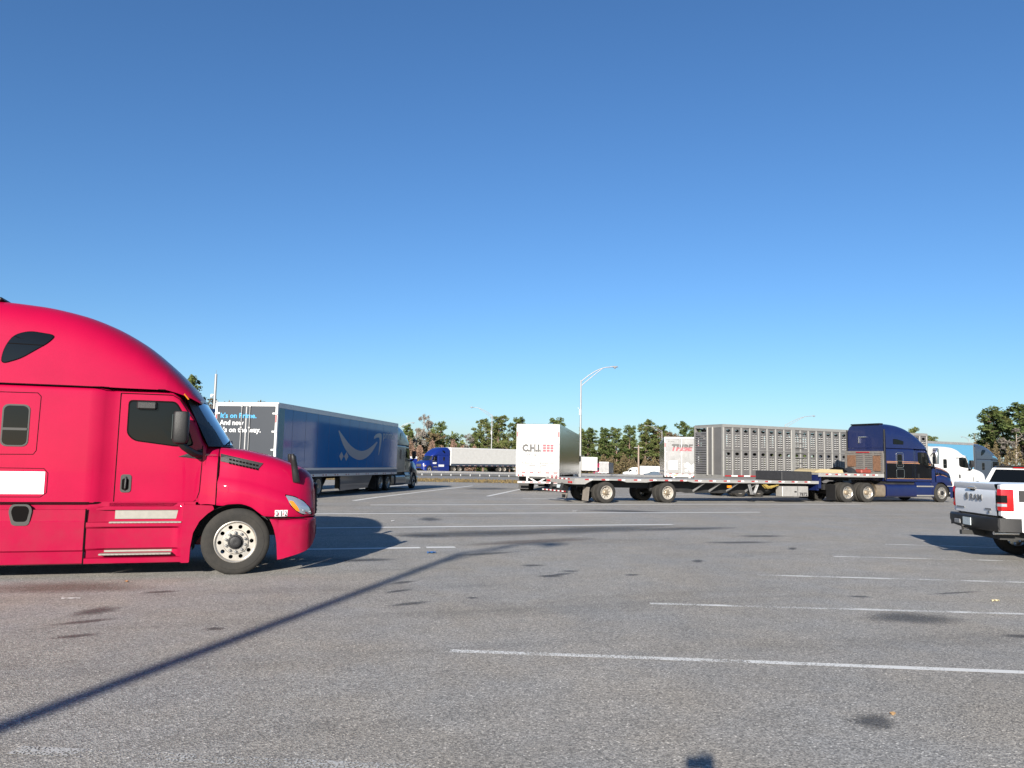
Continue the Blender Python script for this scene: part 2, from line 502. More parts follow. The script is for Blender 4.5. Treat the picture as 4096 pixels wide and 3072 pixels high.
def text(parent, body, size, m, origin, xdir, updir, name="lettering", bold=0.0, shear=0.0, space=1.0, width=None, thick=0.003, align='LEFT', label=None):
    """raised flat lettering on a surface; width scales the line to a given length"""
    cu = bpy.data.curves.new(name, 'FONT')
    cu.body = body; cu.size = size; cu.offset = bold * size * 1.6; cu.shear = shear; cu.space_character = space
    cu.extrude = thick; cu.resolution_u = 2; cu.align_x = align
    tmp = bpy.data.objects.new(name, cu); COL.objects.link(tmp)
    dg = bpy.context.evaluated_depsgraph_get(); dg.update()
    me = bpy.data.meshes.new_from_object(tmp.evaluated_get(dg))
    bpy.data.objects.remove(tmp); bpy.data.curves.remove(cu)
    me.name = name; me.materials.clear(); me.materials.append(m)
    x = Vector(xdir).normalized(); u = Vector(updir).normalized(); z = x.cross(u)
    if width:
        w = max(v.co.x for v in me.vertices) - min(v.co.x for v in me.vertices)
        k = width / w
        for v in me.vertices: v.co.x *= k
    R = Matrix((x, u, z)).transposed().to_4x4(); R.translation = Vector(origin)
    me.transform(R)
    o = link(name, me, parent)
    return o

def rrect(x0, x1, z0, z1, r=0.05, n=4):
    out = []
    for cx, cz, a0 in ((x1 - r, z1 - r, 0), (x0 + r, z1 - r, 90), (x0 + r, z0 + r, 180), (x1 - r, z0 + r, 270)):
        for k in range(n + 1):
            a = RAD(a0 + 90 * k / n)
            out.append((cx + r * math.cos(a), cz + r * math.sin(a)))
    return out

def rpoly(pts, r=0.05, n=4):
    """polygon with rounded corners"""
    out = []
    m = len(pts)
    for i in range(m):
        p = Vector(pts[i]); a = Vector(pts[i - 1]) - p; b = Vector(pts[(i + 1) % m]) - p
        ra = min(r, a.length * 0.45); rb = min(r, b.length * 0.45)
        p0 = p + a.normalized() * ra; p1 = p + b.normalized() * rb
        for k in range(n + 1):
            t = k / n
            q = p0 * (1 - t)**2 + p * (2 * t * (1 - t)) + p1 * t * t
            out.append((q.x, q.y))
    return out

def dens(poly, d=0.05):
    """adds points along the edges of a polygon"""
    out = []
    for i, p in enumerate(poly):
        q = poly[(i + 1) % len(poly)]
        k = max(1, int(math.hypot(q[0] - p[0], q[1] - p[1]) / d))
        out += [(p[0] + (q[0] - p[0]) * j / k, p[1] + (q[1] - p[1]) * j / k) for j in range(k)]
    return out

def circle(cx, cz, r, n=12, ex=1.0):
    return [(cx + r * ex * math.cos(2 * math.pi * k / n), cz + r * math.sin(2 * math.pi * k / n)) for k in range(n)]

# ------------------------------------------------------------------ wheels (shared meshes, outer face at y = 0 looking to -Y)
WM = {}
def wheel_meshes(R, style, rimmat):
    key = (R, style, rimmat.name)
    if key in WM: return WM[key]
    W = 0.29 if R > 0.45 else 0.27
    rr = R * 0.605
    d = {}
    prof = [(rr - 0.012, -0.035), (rr + 0.004, -0.012), (rr + 0.03, -0.004), (rr + 0.075, 0.006), (R - 0.085, 0.006), (R - 0.080, 0.001), (R - 0.045, -0.002), (R - 0.018, -0.018), (R, -0.045)]
    for g in (0.085, 0.14, 0.195):
        prof += [(R, -g + 0.008), (R - 0.014, -g + 0.005), (R - 0.014, -g - 0.005), (R, -g - 0.008)]
    prof += [(R, -W + 0.045), (R - 0.018, -W + 0.018), (R - 0.06, -W), (rr + 0.03, -W + 0.004), (rr - 0.012, -W + 0.03)]
    d['tyre'] = MB().lathe(prof, n=44, sign=-1).mesh("tyre", M['rubber'], 30)
    mb = MB()
    if style == 'steer':
        holes = [circle(0.765 * rr * math.cos(2 * math.pi * k / 10 + 0.31), 0.765 * rr * math.sin(2 * math.pi * k / 10 + 0.31), 0.105 * rr, 10) for k in range(10)]
        mb.lathe([(rr - 0.02, -W + 0.04), (rr - 0.02, -0.05), (rr - 0.004, -0.02), (rr + 0.012, -0.006), (rr + 0.002, -0.001), (rr - 0.012, -0.012), (rr * 0.93, -0.036)], n=40, sign=-1)
        mb.plate(circle(0, 0, rr * 0.935, 40), holes, 0.036, 0.060)
        mb.lathe([(rr * 0.62, -0.036), (rr * 0.61, -0.016), (rr * 0.585, -0.006), (rr * 0.30, -0.004)], n=36, sign=-1)
        hub = MB().lathe([(rr * 0.38, -0.006), (rr * 0.37, 0.012), (rr * 0.30, 0.014), (rr * 0.28, 0.022), (rr * 0.27, 0.055), (rr * 0.20, 0.062), (rr * 0.10, 0.062), (0.001, 0.060)], n=28, sign=-1)
        d['hub'] = hub.mesh("hub", M['black'], 30)
        d['nut_r'] = rr * 0.475; d['nut_y'] = -0.006
    else:
        holes = [circle(0.72 * rr * math.cos(2 * math.pi * k / 10), 0.72 * rr * math.sin(2 * math.pi * k / 10), 0.10 * rr, 8) for k in range(10)]
        dp = 0.115
        mb.lathe([(rr - 0.02, -W + 0.02), (rr - 0.02, -dp), (rr - 0.025, -0.05), (rr - 0.004, -0.02), (rr + 0.012, -0.006), (rr + 0.002, -0.001), (rr - 0.02, -0.02), (rr * 0.86, -dp + 0.01), (rr * 0.84, -dp)], n=36, sign=-1)
        mb.plate(circle(0, 0, rr * 0.845, 36), holes, dp, dp + 0.02)
        hub = MB().lathe([(rr * 0.42, -dp), (rr * 0.40, -dp + 0.05), (rr * 0.30, -dp + 0.07), (rr * 0.28, -0.02), (rr * 0.24, 0.0), (0.001, 0.002)], n=24, sign=-1)
        d['hub'] = hub.mesh("hub", M['tankgrime'], 30)
        d['nut_r'] = rr * 0.52; d['nut_y'] = dp
    d['wheel'] = mb.mesh("wheel", rimmat, 30)
    nut = MB().lathe([(0.021, 0.0), (0.021, 0.026), (0.014, 0.034), (0.001, 0.035)], n=6, sign=-1)
    d['nut'] = nut.mesh("lug_nut", M['grey'] if style == 'steer' else M['tankgrime'], 30)
    d['W'] = W
    WM[key] = d
    return d

def wheel(parent, x, y, side, R=0.5, style='steer', rimmat=None, nuts=True, dual=False, zc=None):
    """side -1 = right of the vehicle; y is the outer face (positive number)"""
    d = wheel_meshes(R, style, rimmat or M['rim'])
    w = link("wheel", d['wheel'], parent)
    w.location = (x, side * y, R - 0.004 if zc is None else zc)
    w.rotation_euler = (0, random.uniform(0, 6), 0 if side < 0 else math.pi)
    link("tyre", d['tyre'], w)
    link("hub", d['hub'], w)
    if nuts:
        for k in range(10):
            a = 2 * math.pi * k / 10
            n = link("lug_nut", d['nut'], w)
            n.location = (d['nut_r'] * math.cos(a), d['nut_y'], d['nut_r'] * math.sin(a))
    if dual:
        t2 = link("tyre", d['tyre'], w); t2.location = (0, d['W'] + 0.05, 0)
    return w

# ------------------------------------------------------------------ sleeper tractors
# x = 0 at the front axle, +x forward, z up; sizes read off the nearest truck
ROOF_HIGH = [(-4.55, 2.79, 4.06, 1.25, 5.0), (-3.6, 2.79, 4.06, 1.25, 5.0), (-3.0, 2.79, 4.035, 1.25, 4.5), (-2.42, 2.79, 3.94, 1.25, 4.0),
             (-1.98, 2.785, 3.79, 1.245, 3.6), (-1.52, 2.78, 3.54, 1.23, 3.2), (-1.12, 2.78, 3.22, 1.19, 2.8), (-0.95, 2.74, 3.06, 1.14, 2.6),
             (-0.78, 2.68, 2.88, 1.05, 2.4), (-0.64, 2.61, 2.70, 0.93, 2.2)]
ROOF_MID = [(-4.3, 2.60, 3.30, 1.25, 6.0), (-3.0, 2.60, 3.33, 1.25, 6.0), (-2.2, 2.60, 3.30, 1.25, 5.0), (-1.7, 2.61, 3.20, 1.24, 4.0), (-1.35, 2.64, 3.0, 1.21, 3.2),
            (-1.1, 2.68, 2.86, 1.17, 2.8), (-0.95, 2.70, 2.82, 1.13, 2.6), (-0.78, 2.68, 2.78, 1.05, 2.4), (-0.64, 2.61, 2.68, 0.93, 2.2)]
CAB = [(-4.55, 1.09, 2.775, 1.25, 40), (-2.10, 1.09, 2.775, 1.25, 40), (-1.99, 1.09, 2.775, 1.238, 40), (-1.83, 1.09, 2.77, 1.162, 40), (-1.74, 1.09, 2.77, 1.148, 40),
       (-1.02, 1.09, 2.76, 1.140, 40), (-0.92, 1.09, 2.69, 1.135, 30), (-0.78, 1.09, 2.50, 1.125, 30), (-0.67, 1.09, 2.33, 1.11, 30), (-0.56, 1.09, 2.05, 1.10, 30), (-0.50, 1.09, 1.97, 1.10, 20)]
COWL = [(-0.57, 1.05, 1.97, 1.10, 9), (-0.45, 1.06, 1.965, 1.11, 7), (-0.325, 1.05, 1.94, 1.13, 6)]
BUMP = [(0.49, 0.82, 0.846, 1.25, 16), (0.55, 0.68, 0.846, 1.25, 16), (0.60, 0.46, 0.846, 1.25, 16), (0.62, 0.22, 0.846, 1.25, 16), (0.80, 0.262, 0.846, 1.245, 16),
        (0.95, 0.305, 0.846, 1.215, 16), (1.07, 0.35, 0.846, 1.13, 16), (1.15, 0.42, 0.846, 0.98, 14), (1.20, 0.52, 0.84, 0.80, 12)]
HX = [-0.31, -0.22, -0.14, 0.02, 0.18, 0.31, 0.40, 0.55, 0.76, 0.91, 1.02, 1.09, 1.14, 1.18]
HZB = [1.045, 1.04, 1.06, 1.07, 1.03, 0.94, 0.882, 0.874, 0.868, 0.864, 0.862, 0.860, 0.86, 0.86]
HZC = [1.44, 1.43, 1.42, 1.40, 1.37, 1.335, 1.31, 1.26, 1.19, 1.13, 1.08, 1.05, 1.03, 1.00]
HZT = [1.945, 1.935, 1.925, 1.905, 1.875, 1.845, 1.825, 1.78, 1.705, 1.645, 1.59, 1.53, 1.45, 1.33]
HWF = [1.17, 1.20, 1.22, 1.245, 1.25, 1.25, 1.25, 1.245, 1.215, 1.16, 1.08, 1.00, 0.92, 0.80]

def hood_half(x):
    i = lambda T: pchip(HX, T, x)
    zb, zc, zt, wf = i(HZB), i(HZC), i(HZT), i(HWF)
    up = zt - zc
    return [(wf - 0.015, zb), (wf, zb + 0.04), (wf, zc - 0.12), (wf - 0.012, zc - 0.05), (wf - 0.045, zc + 0.01), (wf - 0.075, zc + 0.06), (wf - 0.10, zc + up * 0.45),
            (wf - 0.15, zc + up * 0.72), (wf - 0.22, zc + up * 0.87), (wf - 0.36, zc + up * 0.965), (wf * 0.40, zt - 0.004), (0.0, zt + 0.004)]
def hood_y(x, z):
    h = hood_half(x)
    return float(np.interp(z, [p[1] for p in h], [p[0] for p in h]))
def hood_mb():
    xs = sorted(set(HX + [-0.31 + (1.49) * k / 40 for k in range(41)]))
    secs = []
    for x in xs:
        h = hood_half(x)
        secs.append([(x, -y, z) for y, z in h] + [(x, y, z) for y, z in h[:-1][::-1]])
    return MB().loft(secs, cap1=True)

SH = dict(high=Shell(ROOF_HIGH), mid=Shell(ROOF_MID), cab=Shell(CAB), cowl=Shell(COWL), bump=Shell(BUMP))

WIN_DOOR = rpoly([(-1.60, 2.59), (-0.97, 2.59), (-0.865, 2.42), (-0.70, 1.96), (-0.94, 1.945), (-1.50, 2.015), (-1.60, 2.11)], 0.06)
WIN_SLEEP = rrect(-3.205, -2.90, 1.905, 2.465, 0.07)
WIN_TRI = rpoly([(-3.295, 3.06), (-3.27, 3.28), (-3.17, 3.48), (-2.98, 3.555), (-2.64, 3.515), (-2.72, 3.40), (-3.05, 3.155)], 0.09)

WIN_K = rpoly([(-3.48, 3.0), (-3.48, 3.25), (-3.25, 3.25), (-2.76, 3.16), (-2.78, 3.0)], 0.03)

def grow(poly, d):
    cx = sum(p[0] for p in poly) / len(poly); cz = sum(p[1] for p in poly) / len(poly)
    w = max(p[0] for p in poly) - min(p[0] for p in poly); h = max(p[1] for p in poly) - min(p[1] for p in poly)
    return [(cx + (p[0] - cx) * (1 + 2 * d / w), cz + (p[1] - cz) * (1 + 2 * d / h)) for p in poly]

def tractor(t, paint, low, roof='high', kstyle=False, hero=False, drives=(-6.0, -7.32), rimmat=None, mirror=None, skirts=True, rear_ext=0.45, grille=None, xb=None):
    rimmat = rimmat or M['rim']; mirror = mirror or M['black']
    rs = SH[roof]; cs = SH['cab']; bs = SH['bump']
    if xb is not None:
        rs = Shell([(xb,) + tuple(rs.rows[0, 1:])] + [tuple(r) for r in rs.rows if r[0] > xb + 0.05])
    x_back = float(rs.rows[0, 0])
    rf = rs.mb(34, 18).build("roof_fairing", paint, t, 40)
    cabrows = [r for r in CAB if r[0] > x_back] 
    cab = Shell([(x_back,) + CAB[0][1:2] + (min(2.775, rs.rows[0, 1] + 0.02),) + CAB[0][3:]] + [(r[0], r[1], min(r[2], (rs.at(r[0])[0] + 0.02) if r[0] < -0.7 else r[2]), r[3], r[4]) for r in cabrows])
    cb = cab.mb(20, 14).build("cab", paint, t, 30)
    SH['cowl'].mb(8, 10).build("cowl", paint, t, 40)
    hd = hood_mb().build("hood", paint, t, 30)
    bp = bs.mb(16, 10).build("bumper", low, t, 40)
    cy = lambda x, z: cs.at(x)[2]
    ry = lambda x, z: rs.yf(x, z)
    # windscreen: black frit band and curved glass
    def patch(g, out):
        secs = []
        for j in range(9):
            v = -g + (1 + 2 * g) * j / 8
            zz = 1.975 + (2.635 - 1.975) * v
            xc = -0.17 + (-0.60 + 0.17) * v; xe = -0.475 + (-0.80 + 0.475) * v; hw = (1.05 - 0.07 * v) * (1 + g)
            secs.append([(xc + (xe - xc) * abs(u / 8) ** 2.3 + out, hw * u / 8, zz) for u in range(-8, 9)])
        return MB().loft(secs)
    patch(0.05, -0.012).build("windscreen_surround", M['black'], t, 40)
    patch(0.0, 0.0).build("windscreen", M['wglass'], t, 40)
    wip = MB()
    for yb in (-0.62, 0.1):
        wip.tube([(-0.20, yb, 1.965), (-0.20, yb + 0.15, 2.01), (-0.23, yb + 0.62, 2.05)], 0.012, 6)
    wip.build("wiper", M['black'], t)
    for s in (-1, 1):
        # cab windows: gasket, glass
        g = MB().skin(grow(WIN_DOOR, 0.022), cy, s, 0.005, 0.02).build("window_gasket", M['seam'], t, 20)
        w = MB().skin(WIN_DOOR, cy, s, 0.009, 0.004).build("door_window", M['glass'], t, 20)
        wtri = WIN_K if kstyle else WIN_TRI
        if roof == 'high':
            MB().skin(grow(wtri, 0.010), ry, s, 0.010, 0.03).build("window_gasket", M['seam'], t, 20)
            MB().skin(wtri, ry, s, 0.015, 0.01).build("upper_window", M['glass'], t, 20)
            if hero:
                MB().groove([(-3.235, 3.36), (-2.78, 3.355)], lambda x, z: ry(x, z) + 0.015, s, 0.014, 0.002).build("window_bar", M['seam'], t)
        MB().skin(grow(WIN_SLEEP, 0.022), cy, s, 0.008, 0.02).build("window_gasket", M['gasket'], t, 20)
        MB().skin(WIN_SLEEP, cy, s, 0.013, 0.004).build("sleeper_window", M['glass'], t, 20)
        MB().skin([(-3.205, 2.15), (-2.90, 2.15), (-2.90, 2.115), (-3.205, 2.115)], cy, s, 0.018, 0.01).build("window_bar", M['gasket'], t, 20)
        # panel gaps
        gm = MB()
        gm.groove([(x_back, 2.782), (-1.12, 2.782)] if roof == 'high' else [(x_back, 2.6), (-1.7, 2.6)], lambda x, z: 1.25 if x < -2 else cs.at(x)[2] + 0.06, s, 0.012)
        gm.groove([(-1.73, 2.71), (-1.02, 2.71)], cy, s, 0.012)
        gm.groove([(-1.02, 2.71), (-0.92, 2.655), (-0.79, 2.46), (-0.68, 2.31)], cy, s, 0.010)
        gm.groove([(-1.73, 2.71), (-1.735, 1.09)], cy, s, 0.014)
        gm.groove([(-0.555, 1.95), (-0.552, 1.7), (-0.565, 1.25), (-0.60, 1.13), (-0.64, 1.095)], cy, s, 0.012)
        if hero:
            gm.groove([(x_back, 2.645), (-2.80, 2.66), (-2.755, 2.61), (-2.765, 1.83), (-2.80, 1.775), (x_back, 1.75)], cy, s, 0.010)
            gm.groove([(x_back, 1.58), (-2.65, 1.575), (-2.595, 1.51), (-2.595, 1.23), (-2.67, 1.168), (x_back, 1.168)], cy, s, 0.009)
        gm.build("panel_gap", M['seam'], t, 0)
        gm = MB()
        gm.groove([(-0.318, 1.90), (-0.318, 1.05)], lambda x, z: max(hood_y(-0.31, z), SH['cowl'].yf(-0.33, z)), s, 0.018, 0.003)
        gm.build("hood_gap", M['seam'], t, 0)
        # door handle
        h = MB().skin(rrect(-1.66, -1.515, 1.235, 1.50, 0.04), cy, s, 0.012, 0.02)
        hh = h.build("door_handle", M['gasket'] if hero else M['black'], t, 20)
        if hero:
            MB().skin(rrect(-1.64, -1.545, 1.27, 1.44, 0.03), cy, s, 0.0145, 0.002).build("handle_recess", M['seam'], hh, 20)
            pull = MB(); y = 1.145 + 0.035
            pull.tube([(-1.59, s * (y - 0.03), 1.27), (-1.587, s * y, 1.30), (-1.584, s * y, 1.42), (-1.585, s * (y - 0.03), 1.46)], 0.016, 8)
            pull.build("handle_pull", M['black'], hh)
        # wing mirror
        mm = MB()
        if kstyle:
            mm.cbx(-0.80, -0.58, min(s * 1.36, s * 1.62), max(s * 1.36, s * 1.62), 2.02, 2.86, 0.04)
        else:
            secs = []
            for z, k in ((1.97, 0.55), (1.985, 0.82), (2.03, 0.98), (2.2, 1.0), (2.40, 1.0), (2.44, 0.9), (2.452, 0.6)):
                secs.append([(-0.84 + 0.112 * k * math.copysign(abs(math.cos(a)) ** 0.5, math.cos(a)), s * (1.45 + 0.12 * k * math.copysign(abs(math.sin(a)) ** 0.5, math.sin(a))), z) for a in [2 * math.pi * q / 20 for q in range(20)]])
            mm.loft(secs, True, True, True)
        mo = mm.build("wing_mirror", mirror, t, 40)
        MB().bx(-0.955 if not kstyle else -0.805, -0.945 if not kstyle else -0.79, min(s * 1.37, s * 1.55), max(s * 1.37, s * 1.55), 2.04, 2.40).build("mirror_glass", M['wglass'], mo)
        am = MB().tube([(-0.86, s * 1.46, 2.00), (-0.80, s * 1.42, 1.93), (-0.66, s * 1.26, 1.83), (-0.58, s * 1.14, 1.81)], [0.045, 0.05, 0.055, 0.05], 8)
        if kstyle: am.tube([(-0.7, s * 1.5, 2.80), (-0.62, s * 1.12, 2.45)], 0.02, 6)
        am.build("mirror_arm", M['black'], mo)
        MB().skin([(-0.89, 1.775), (-0.56, 1.905), (-0.552, 1.74)], cy, s, 0.006, 0.01).build("mirror_bracket", M['black'], mo, 0)
        # headlamp and indicator
        hl = MB().skin(rpoly([(0.70, 1.205), (0.84, 1.175), (0.98, 1.105), (1.08, 1.00), (1.125, 0.895), (0.98, 0.905), (0.90, 0.945), (0.79, 1.045)], 0.03), hood_y, s, 0.006, 0.03).build("headlamp", M['clearlens'], t, 20)
        MB().skin(rpoly([(0.755, 1.12), (0.82, 1.115), (0.89, 1.03), (0.935, 0.945), (0.885, 0.955), (0.81, 1.03)], 0.02), hood_y, s, 0.010, 0.01).build("indicator", M['amber'], hl, 20)
        if hero:
            gm = MB().groove([(0.70, 1.21), (0.84, 1.18), (0.98, 1.11), (1.085, 1.00), (1.13, 0.89), (0.98, 0.90), (0.90, 0.94), (0.79, 1.04), (0.70, 1.21)], hood_y, s, 0.014, 0.008)
            gm.build("headlamp_seal", M['seam'], hl, 0)
        # wheel arch lining
        lin = MB(); secs = []
        for yy in (1.235, 0.80):
            secs.append([(-0.02 + 0.60 * math.cos(RAD(a)), s * yy, 0.46 + 0.60 * math.sin(RAD(a))) for a in range(-12, 193, 8)])
        lin.loft(secs); lin.build("arch_lining", M['chassis'], t, 40)
        # front wheel
        wheel(t, 0, 1.235, s, 0.5, 'steer', rimmat, nuts=hero or kstyle)
        # steps below the door
        if skirts:
            sec = [(1.19, 0.20), (1.245, 0.215), (1.25, 0.285), (1.13, 0.295), (1.13, 0.395), (1.185, 0.425), (1.19, 0.71), (1.25, 0.742), (1.25, 0.80), (1.155, 0.808), (1.145, 0.995), (1.19, 1.03), (1.19, 1.085)]
            flat = [(1.19, 0.20), (1.245, 0.215), (1.25, 0.285), (1.25, 0.295), (1.25, 0.395), (1.25, 0.425), (1.25, 0.71), (1.25, 0.742), (1.25, 0.80), (1.245, 0.81), (1.235, 0.98), (1.215, 1.03), (1.19, 1.085)]
            secs = []
            for x, k in ((-2.06, 0.72), (-1.95, 0.5), (-1.84, 0.1), (-1.78, 0.0), (-1.4, 0), (-0.92, 0), (-0.84, 0.25), (-0.80, 0.6), (-0.76, 1.0)):
                secs.append([(x, s * (a[0] * (1 - k) + b[0] * k), a[1]) for a, b in zip(sec, flat)])
            sf = MB().loft(secs).build("step_fairing", low, t, 30)
            MB().prism(rpoly([(-0.765, 0.20), (-0.645, 0.20), (-0.638, 0.43), (-0.61, 0.64), (-0.53, 0.81), (-0.42, 0.925), (-0.33, 0.99), (-0.35, 1.045), (-0.765, 1.06)], 0.01, 1), min(s * 1.252, s * 1.16), max(s * 1.252, s * 1.16)).build("arch_flare", low, sf, 30)
            # treads
            st = MB().cbx(-1.70, -0.79, min(s * 1.150, s * 1.168), max(s * 1.150, s * 1.168), 0.845, 0.995, 0.004).build("kick_plate", M['tread'], sf, 0)
            tr = MB()
            for z0, x0, x1 in ((0.778, -1.76, -0.78), (0.318, -1.87, -0.90)):
                tr.cbx(x0, x1, min(s * 1.14, s * 1.262), max(s * 1.14, s * 1.262), z0 + 0.012, z0 + 0.034, 0.004)
                for k in range(int((x1 - x0) / 0.055)):
                    tr.bx(x0 + 0.01 + k * 0.055, x0 + 0.045 + k * 0.055, min(s * 1.262, s * 1.266), max(s * 1.262, s * 1.266), z0 + 0.014, z0 + 0.03)
            tr.cbx(-1.82, -0.90, min(s * 1.120, s * 1.142), max(s * 1.120, s * 1.142), 0.362, 0.392, 0.004)
            tr.build("step_tread", M['tread'], sf, 0)
            # side skirt
            sk = [(1.12, 0.19), (1.20, 0.215), (1.222, 0.385), (1.25, 0.41), (1.252, 0.815), (1.243, 0.83), (1.236, 0.985), (1.16, 0.99)]
            MB().loft([[(x, s * p[0], p[1]) for p in sk] for x in (x_back - 0.05, -2.082)], cap0=False).build("side_skirt", low, t, 25)
            MB().bx(x_back, -0.6, min(s * 1.17, s * 1.19), max(s * 1.17, s * 1.19), 0.98, 1.10).build("sill", low, t)
    # grille, centre of the front
    gr = MB()
    gr.cbx(1.17, 1.215, -0.62, 0.62, 0.87, 1.36, 0.015)
    go = gr.build("grille", grille or M['black'], t, 0)
    gs = MB()
    for k in range(6): gs.bx(1.214, 1.228, -0.55, 0.55, 0.92 + k * 0.07, 0.945 + k * 0.07)
    gs.build("grille_bar", M['grey'], go, 0)
    MB().cbx(1.14, 1.225, -0.55, 0.55, 0.52, 0.70, 0.015).build("air_intake", M['black'], bp, 0)
    # frame, axles, drive wheels
    ch = MB()
    for s in (-1, 1): ch.bx(drives[-1] - 0.9, 0.95, min(s * 0.40, s * 0.50), max(s * 0.40, s * 0.50), 0.60, 0.88)
    ch.bx(x_back + 0.05, -0.68, -1.08, 1.08, 0.36, 1.08)  # solid underbody box, added to block light under the cab
    ch.bx(-0.68, 0.95, -0.78, 0.78, 0.55, 1.2)
    ch.bx(-0.10, 0.10, -0.95, 0.95, 0.40, 0.52)
    for d in drives: ch.tube([(d, -0.9, 0.5), (d, 0.9, 0.5)], 0.12, 10)
    ch.build("chassis", M['chassis'], t, 0)
    fw = MB().lathe([(0.001, 0.05), (0.45, 0.05), (0.48, 0.0), (0.48, -0.06), (0.001, -0.06)], ((drives[0] + drives[1]) / 2, 0, 1.12), 'z', 24)
    fw.build("fifth_wheel", M['chassis'], t)
    for d in drives:
        for s in (-1, 1): wheel(t, d, 1.235, s, 0.5, 'drive', rimmat, nuts=False, dual=True)
    for s in (-1, 1):
        MB().bx(drives[-1] - 0.82, drives[-1] - 0.80, min(s * 0.62, s * 1.22), max(s * 0.62, s * 1.22), 0.12, 0.88).build("mud_flap", M['black'], t, 0)
        if rear_ext:
            MB().cbx(x_back - rear_ext, x_back - 0.004, min(s * 1.20, s * 1.24), max(s * 1.20, s * 1.24), 1.15, min(3.75, rs.rows[0, 2] - 0.3), 0.01).build("side_extender", M['black'] if hero or kstyle else low, t, 0)
    if not skirts:
        for s in (-1, 1):
            # square-ended fuel tank with straps, then two step bars on a lower panel
            pts = rrect(-0.34, 0.34, 0.27, 0.93, 0.16, 5)
            tk = MB().prism([(s * (0.90 + p[0]), p[1]) for p in pts], max(-4.02, x_back), -1.88, 'x').build("fuel_tank", low, t, 40)
            MB().prism([(s * (0.90 + p[0] * 0.9), 0.02 + p[1] * 0.95) for p in pts], -4.72, -4.06, 'x').build("exhaust_cover", M['tankgrime'], t, 40)
            MB().prism([(s * 1.20, 0.30), (s * 1.22, 0.9), (s * 1.15, 1.06), (s * 1.0, 1.06), (s * 1.0, 0.30)], -1.86, -0.66, 'x').build("step_fairing", low, t, 30)
            sb = MB()
            for z in (0.36, 0.84): sb.cbx(-1.84, -0.62, min(s * 1.19, s * 1.255), max(s * 1.19, s * 1.255), z - 0.035, z + 0.035, 0.01)
            sb.build("step_tread", M['tread'], t, 0)
            MB().prism([(-0.70, 0.28), (-0.63, 0.28), (-0.62, 0.6), (-0.5, 0.85), (-0.33, 1.0), (-0.35, 1.05), (-0.70, 1.06)], min(s * 1.25, s * 1.15), max(s * 1.25, s * 1.15)).build("arch_flare", low, t, 30)
            qf = MB(); secs = []
            for yy in (0.64, 1.24):
                secs.append([(drives[0] + 0.06 + 0.56 * math.cos(RAD(a)), s * yy, 0.5 + 0.56 * math.sin(RAD(a))) for a in range(0, 80, 10)])
            qf.loft(secs).build("quarter_fender", M['tankgrime'], t, 40)
    return dict(cab=cab, cy=cy, ry=ry, hood=hd, bumper=bp, x_back=x_back)

# ------------------------------------------------------------------ the ground
XW = 1500.0
def strip(name, ys, x0, x1, dz, m, parent=None, skew=None):
    vs = []; fs = []
    for i, y in enumerate(ys):
        vs += [(x0, y, gz(y) + dz), (x1, y, gz(y) + dz)]
    for i in range(len(ys) - 1): fs.append((2 * i, 2 * i + 1, 2 * i + 3, 2 * i + 2))
    me = bpy.data.meshes.new(name); me.from_pydata(vs, [], fs); me.materials.append(m)
    return link(name, me, parent)

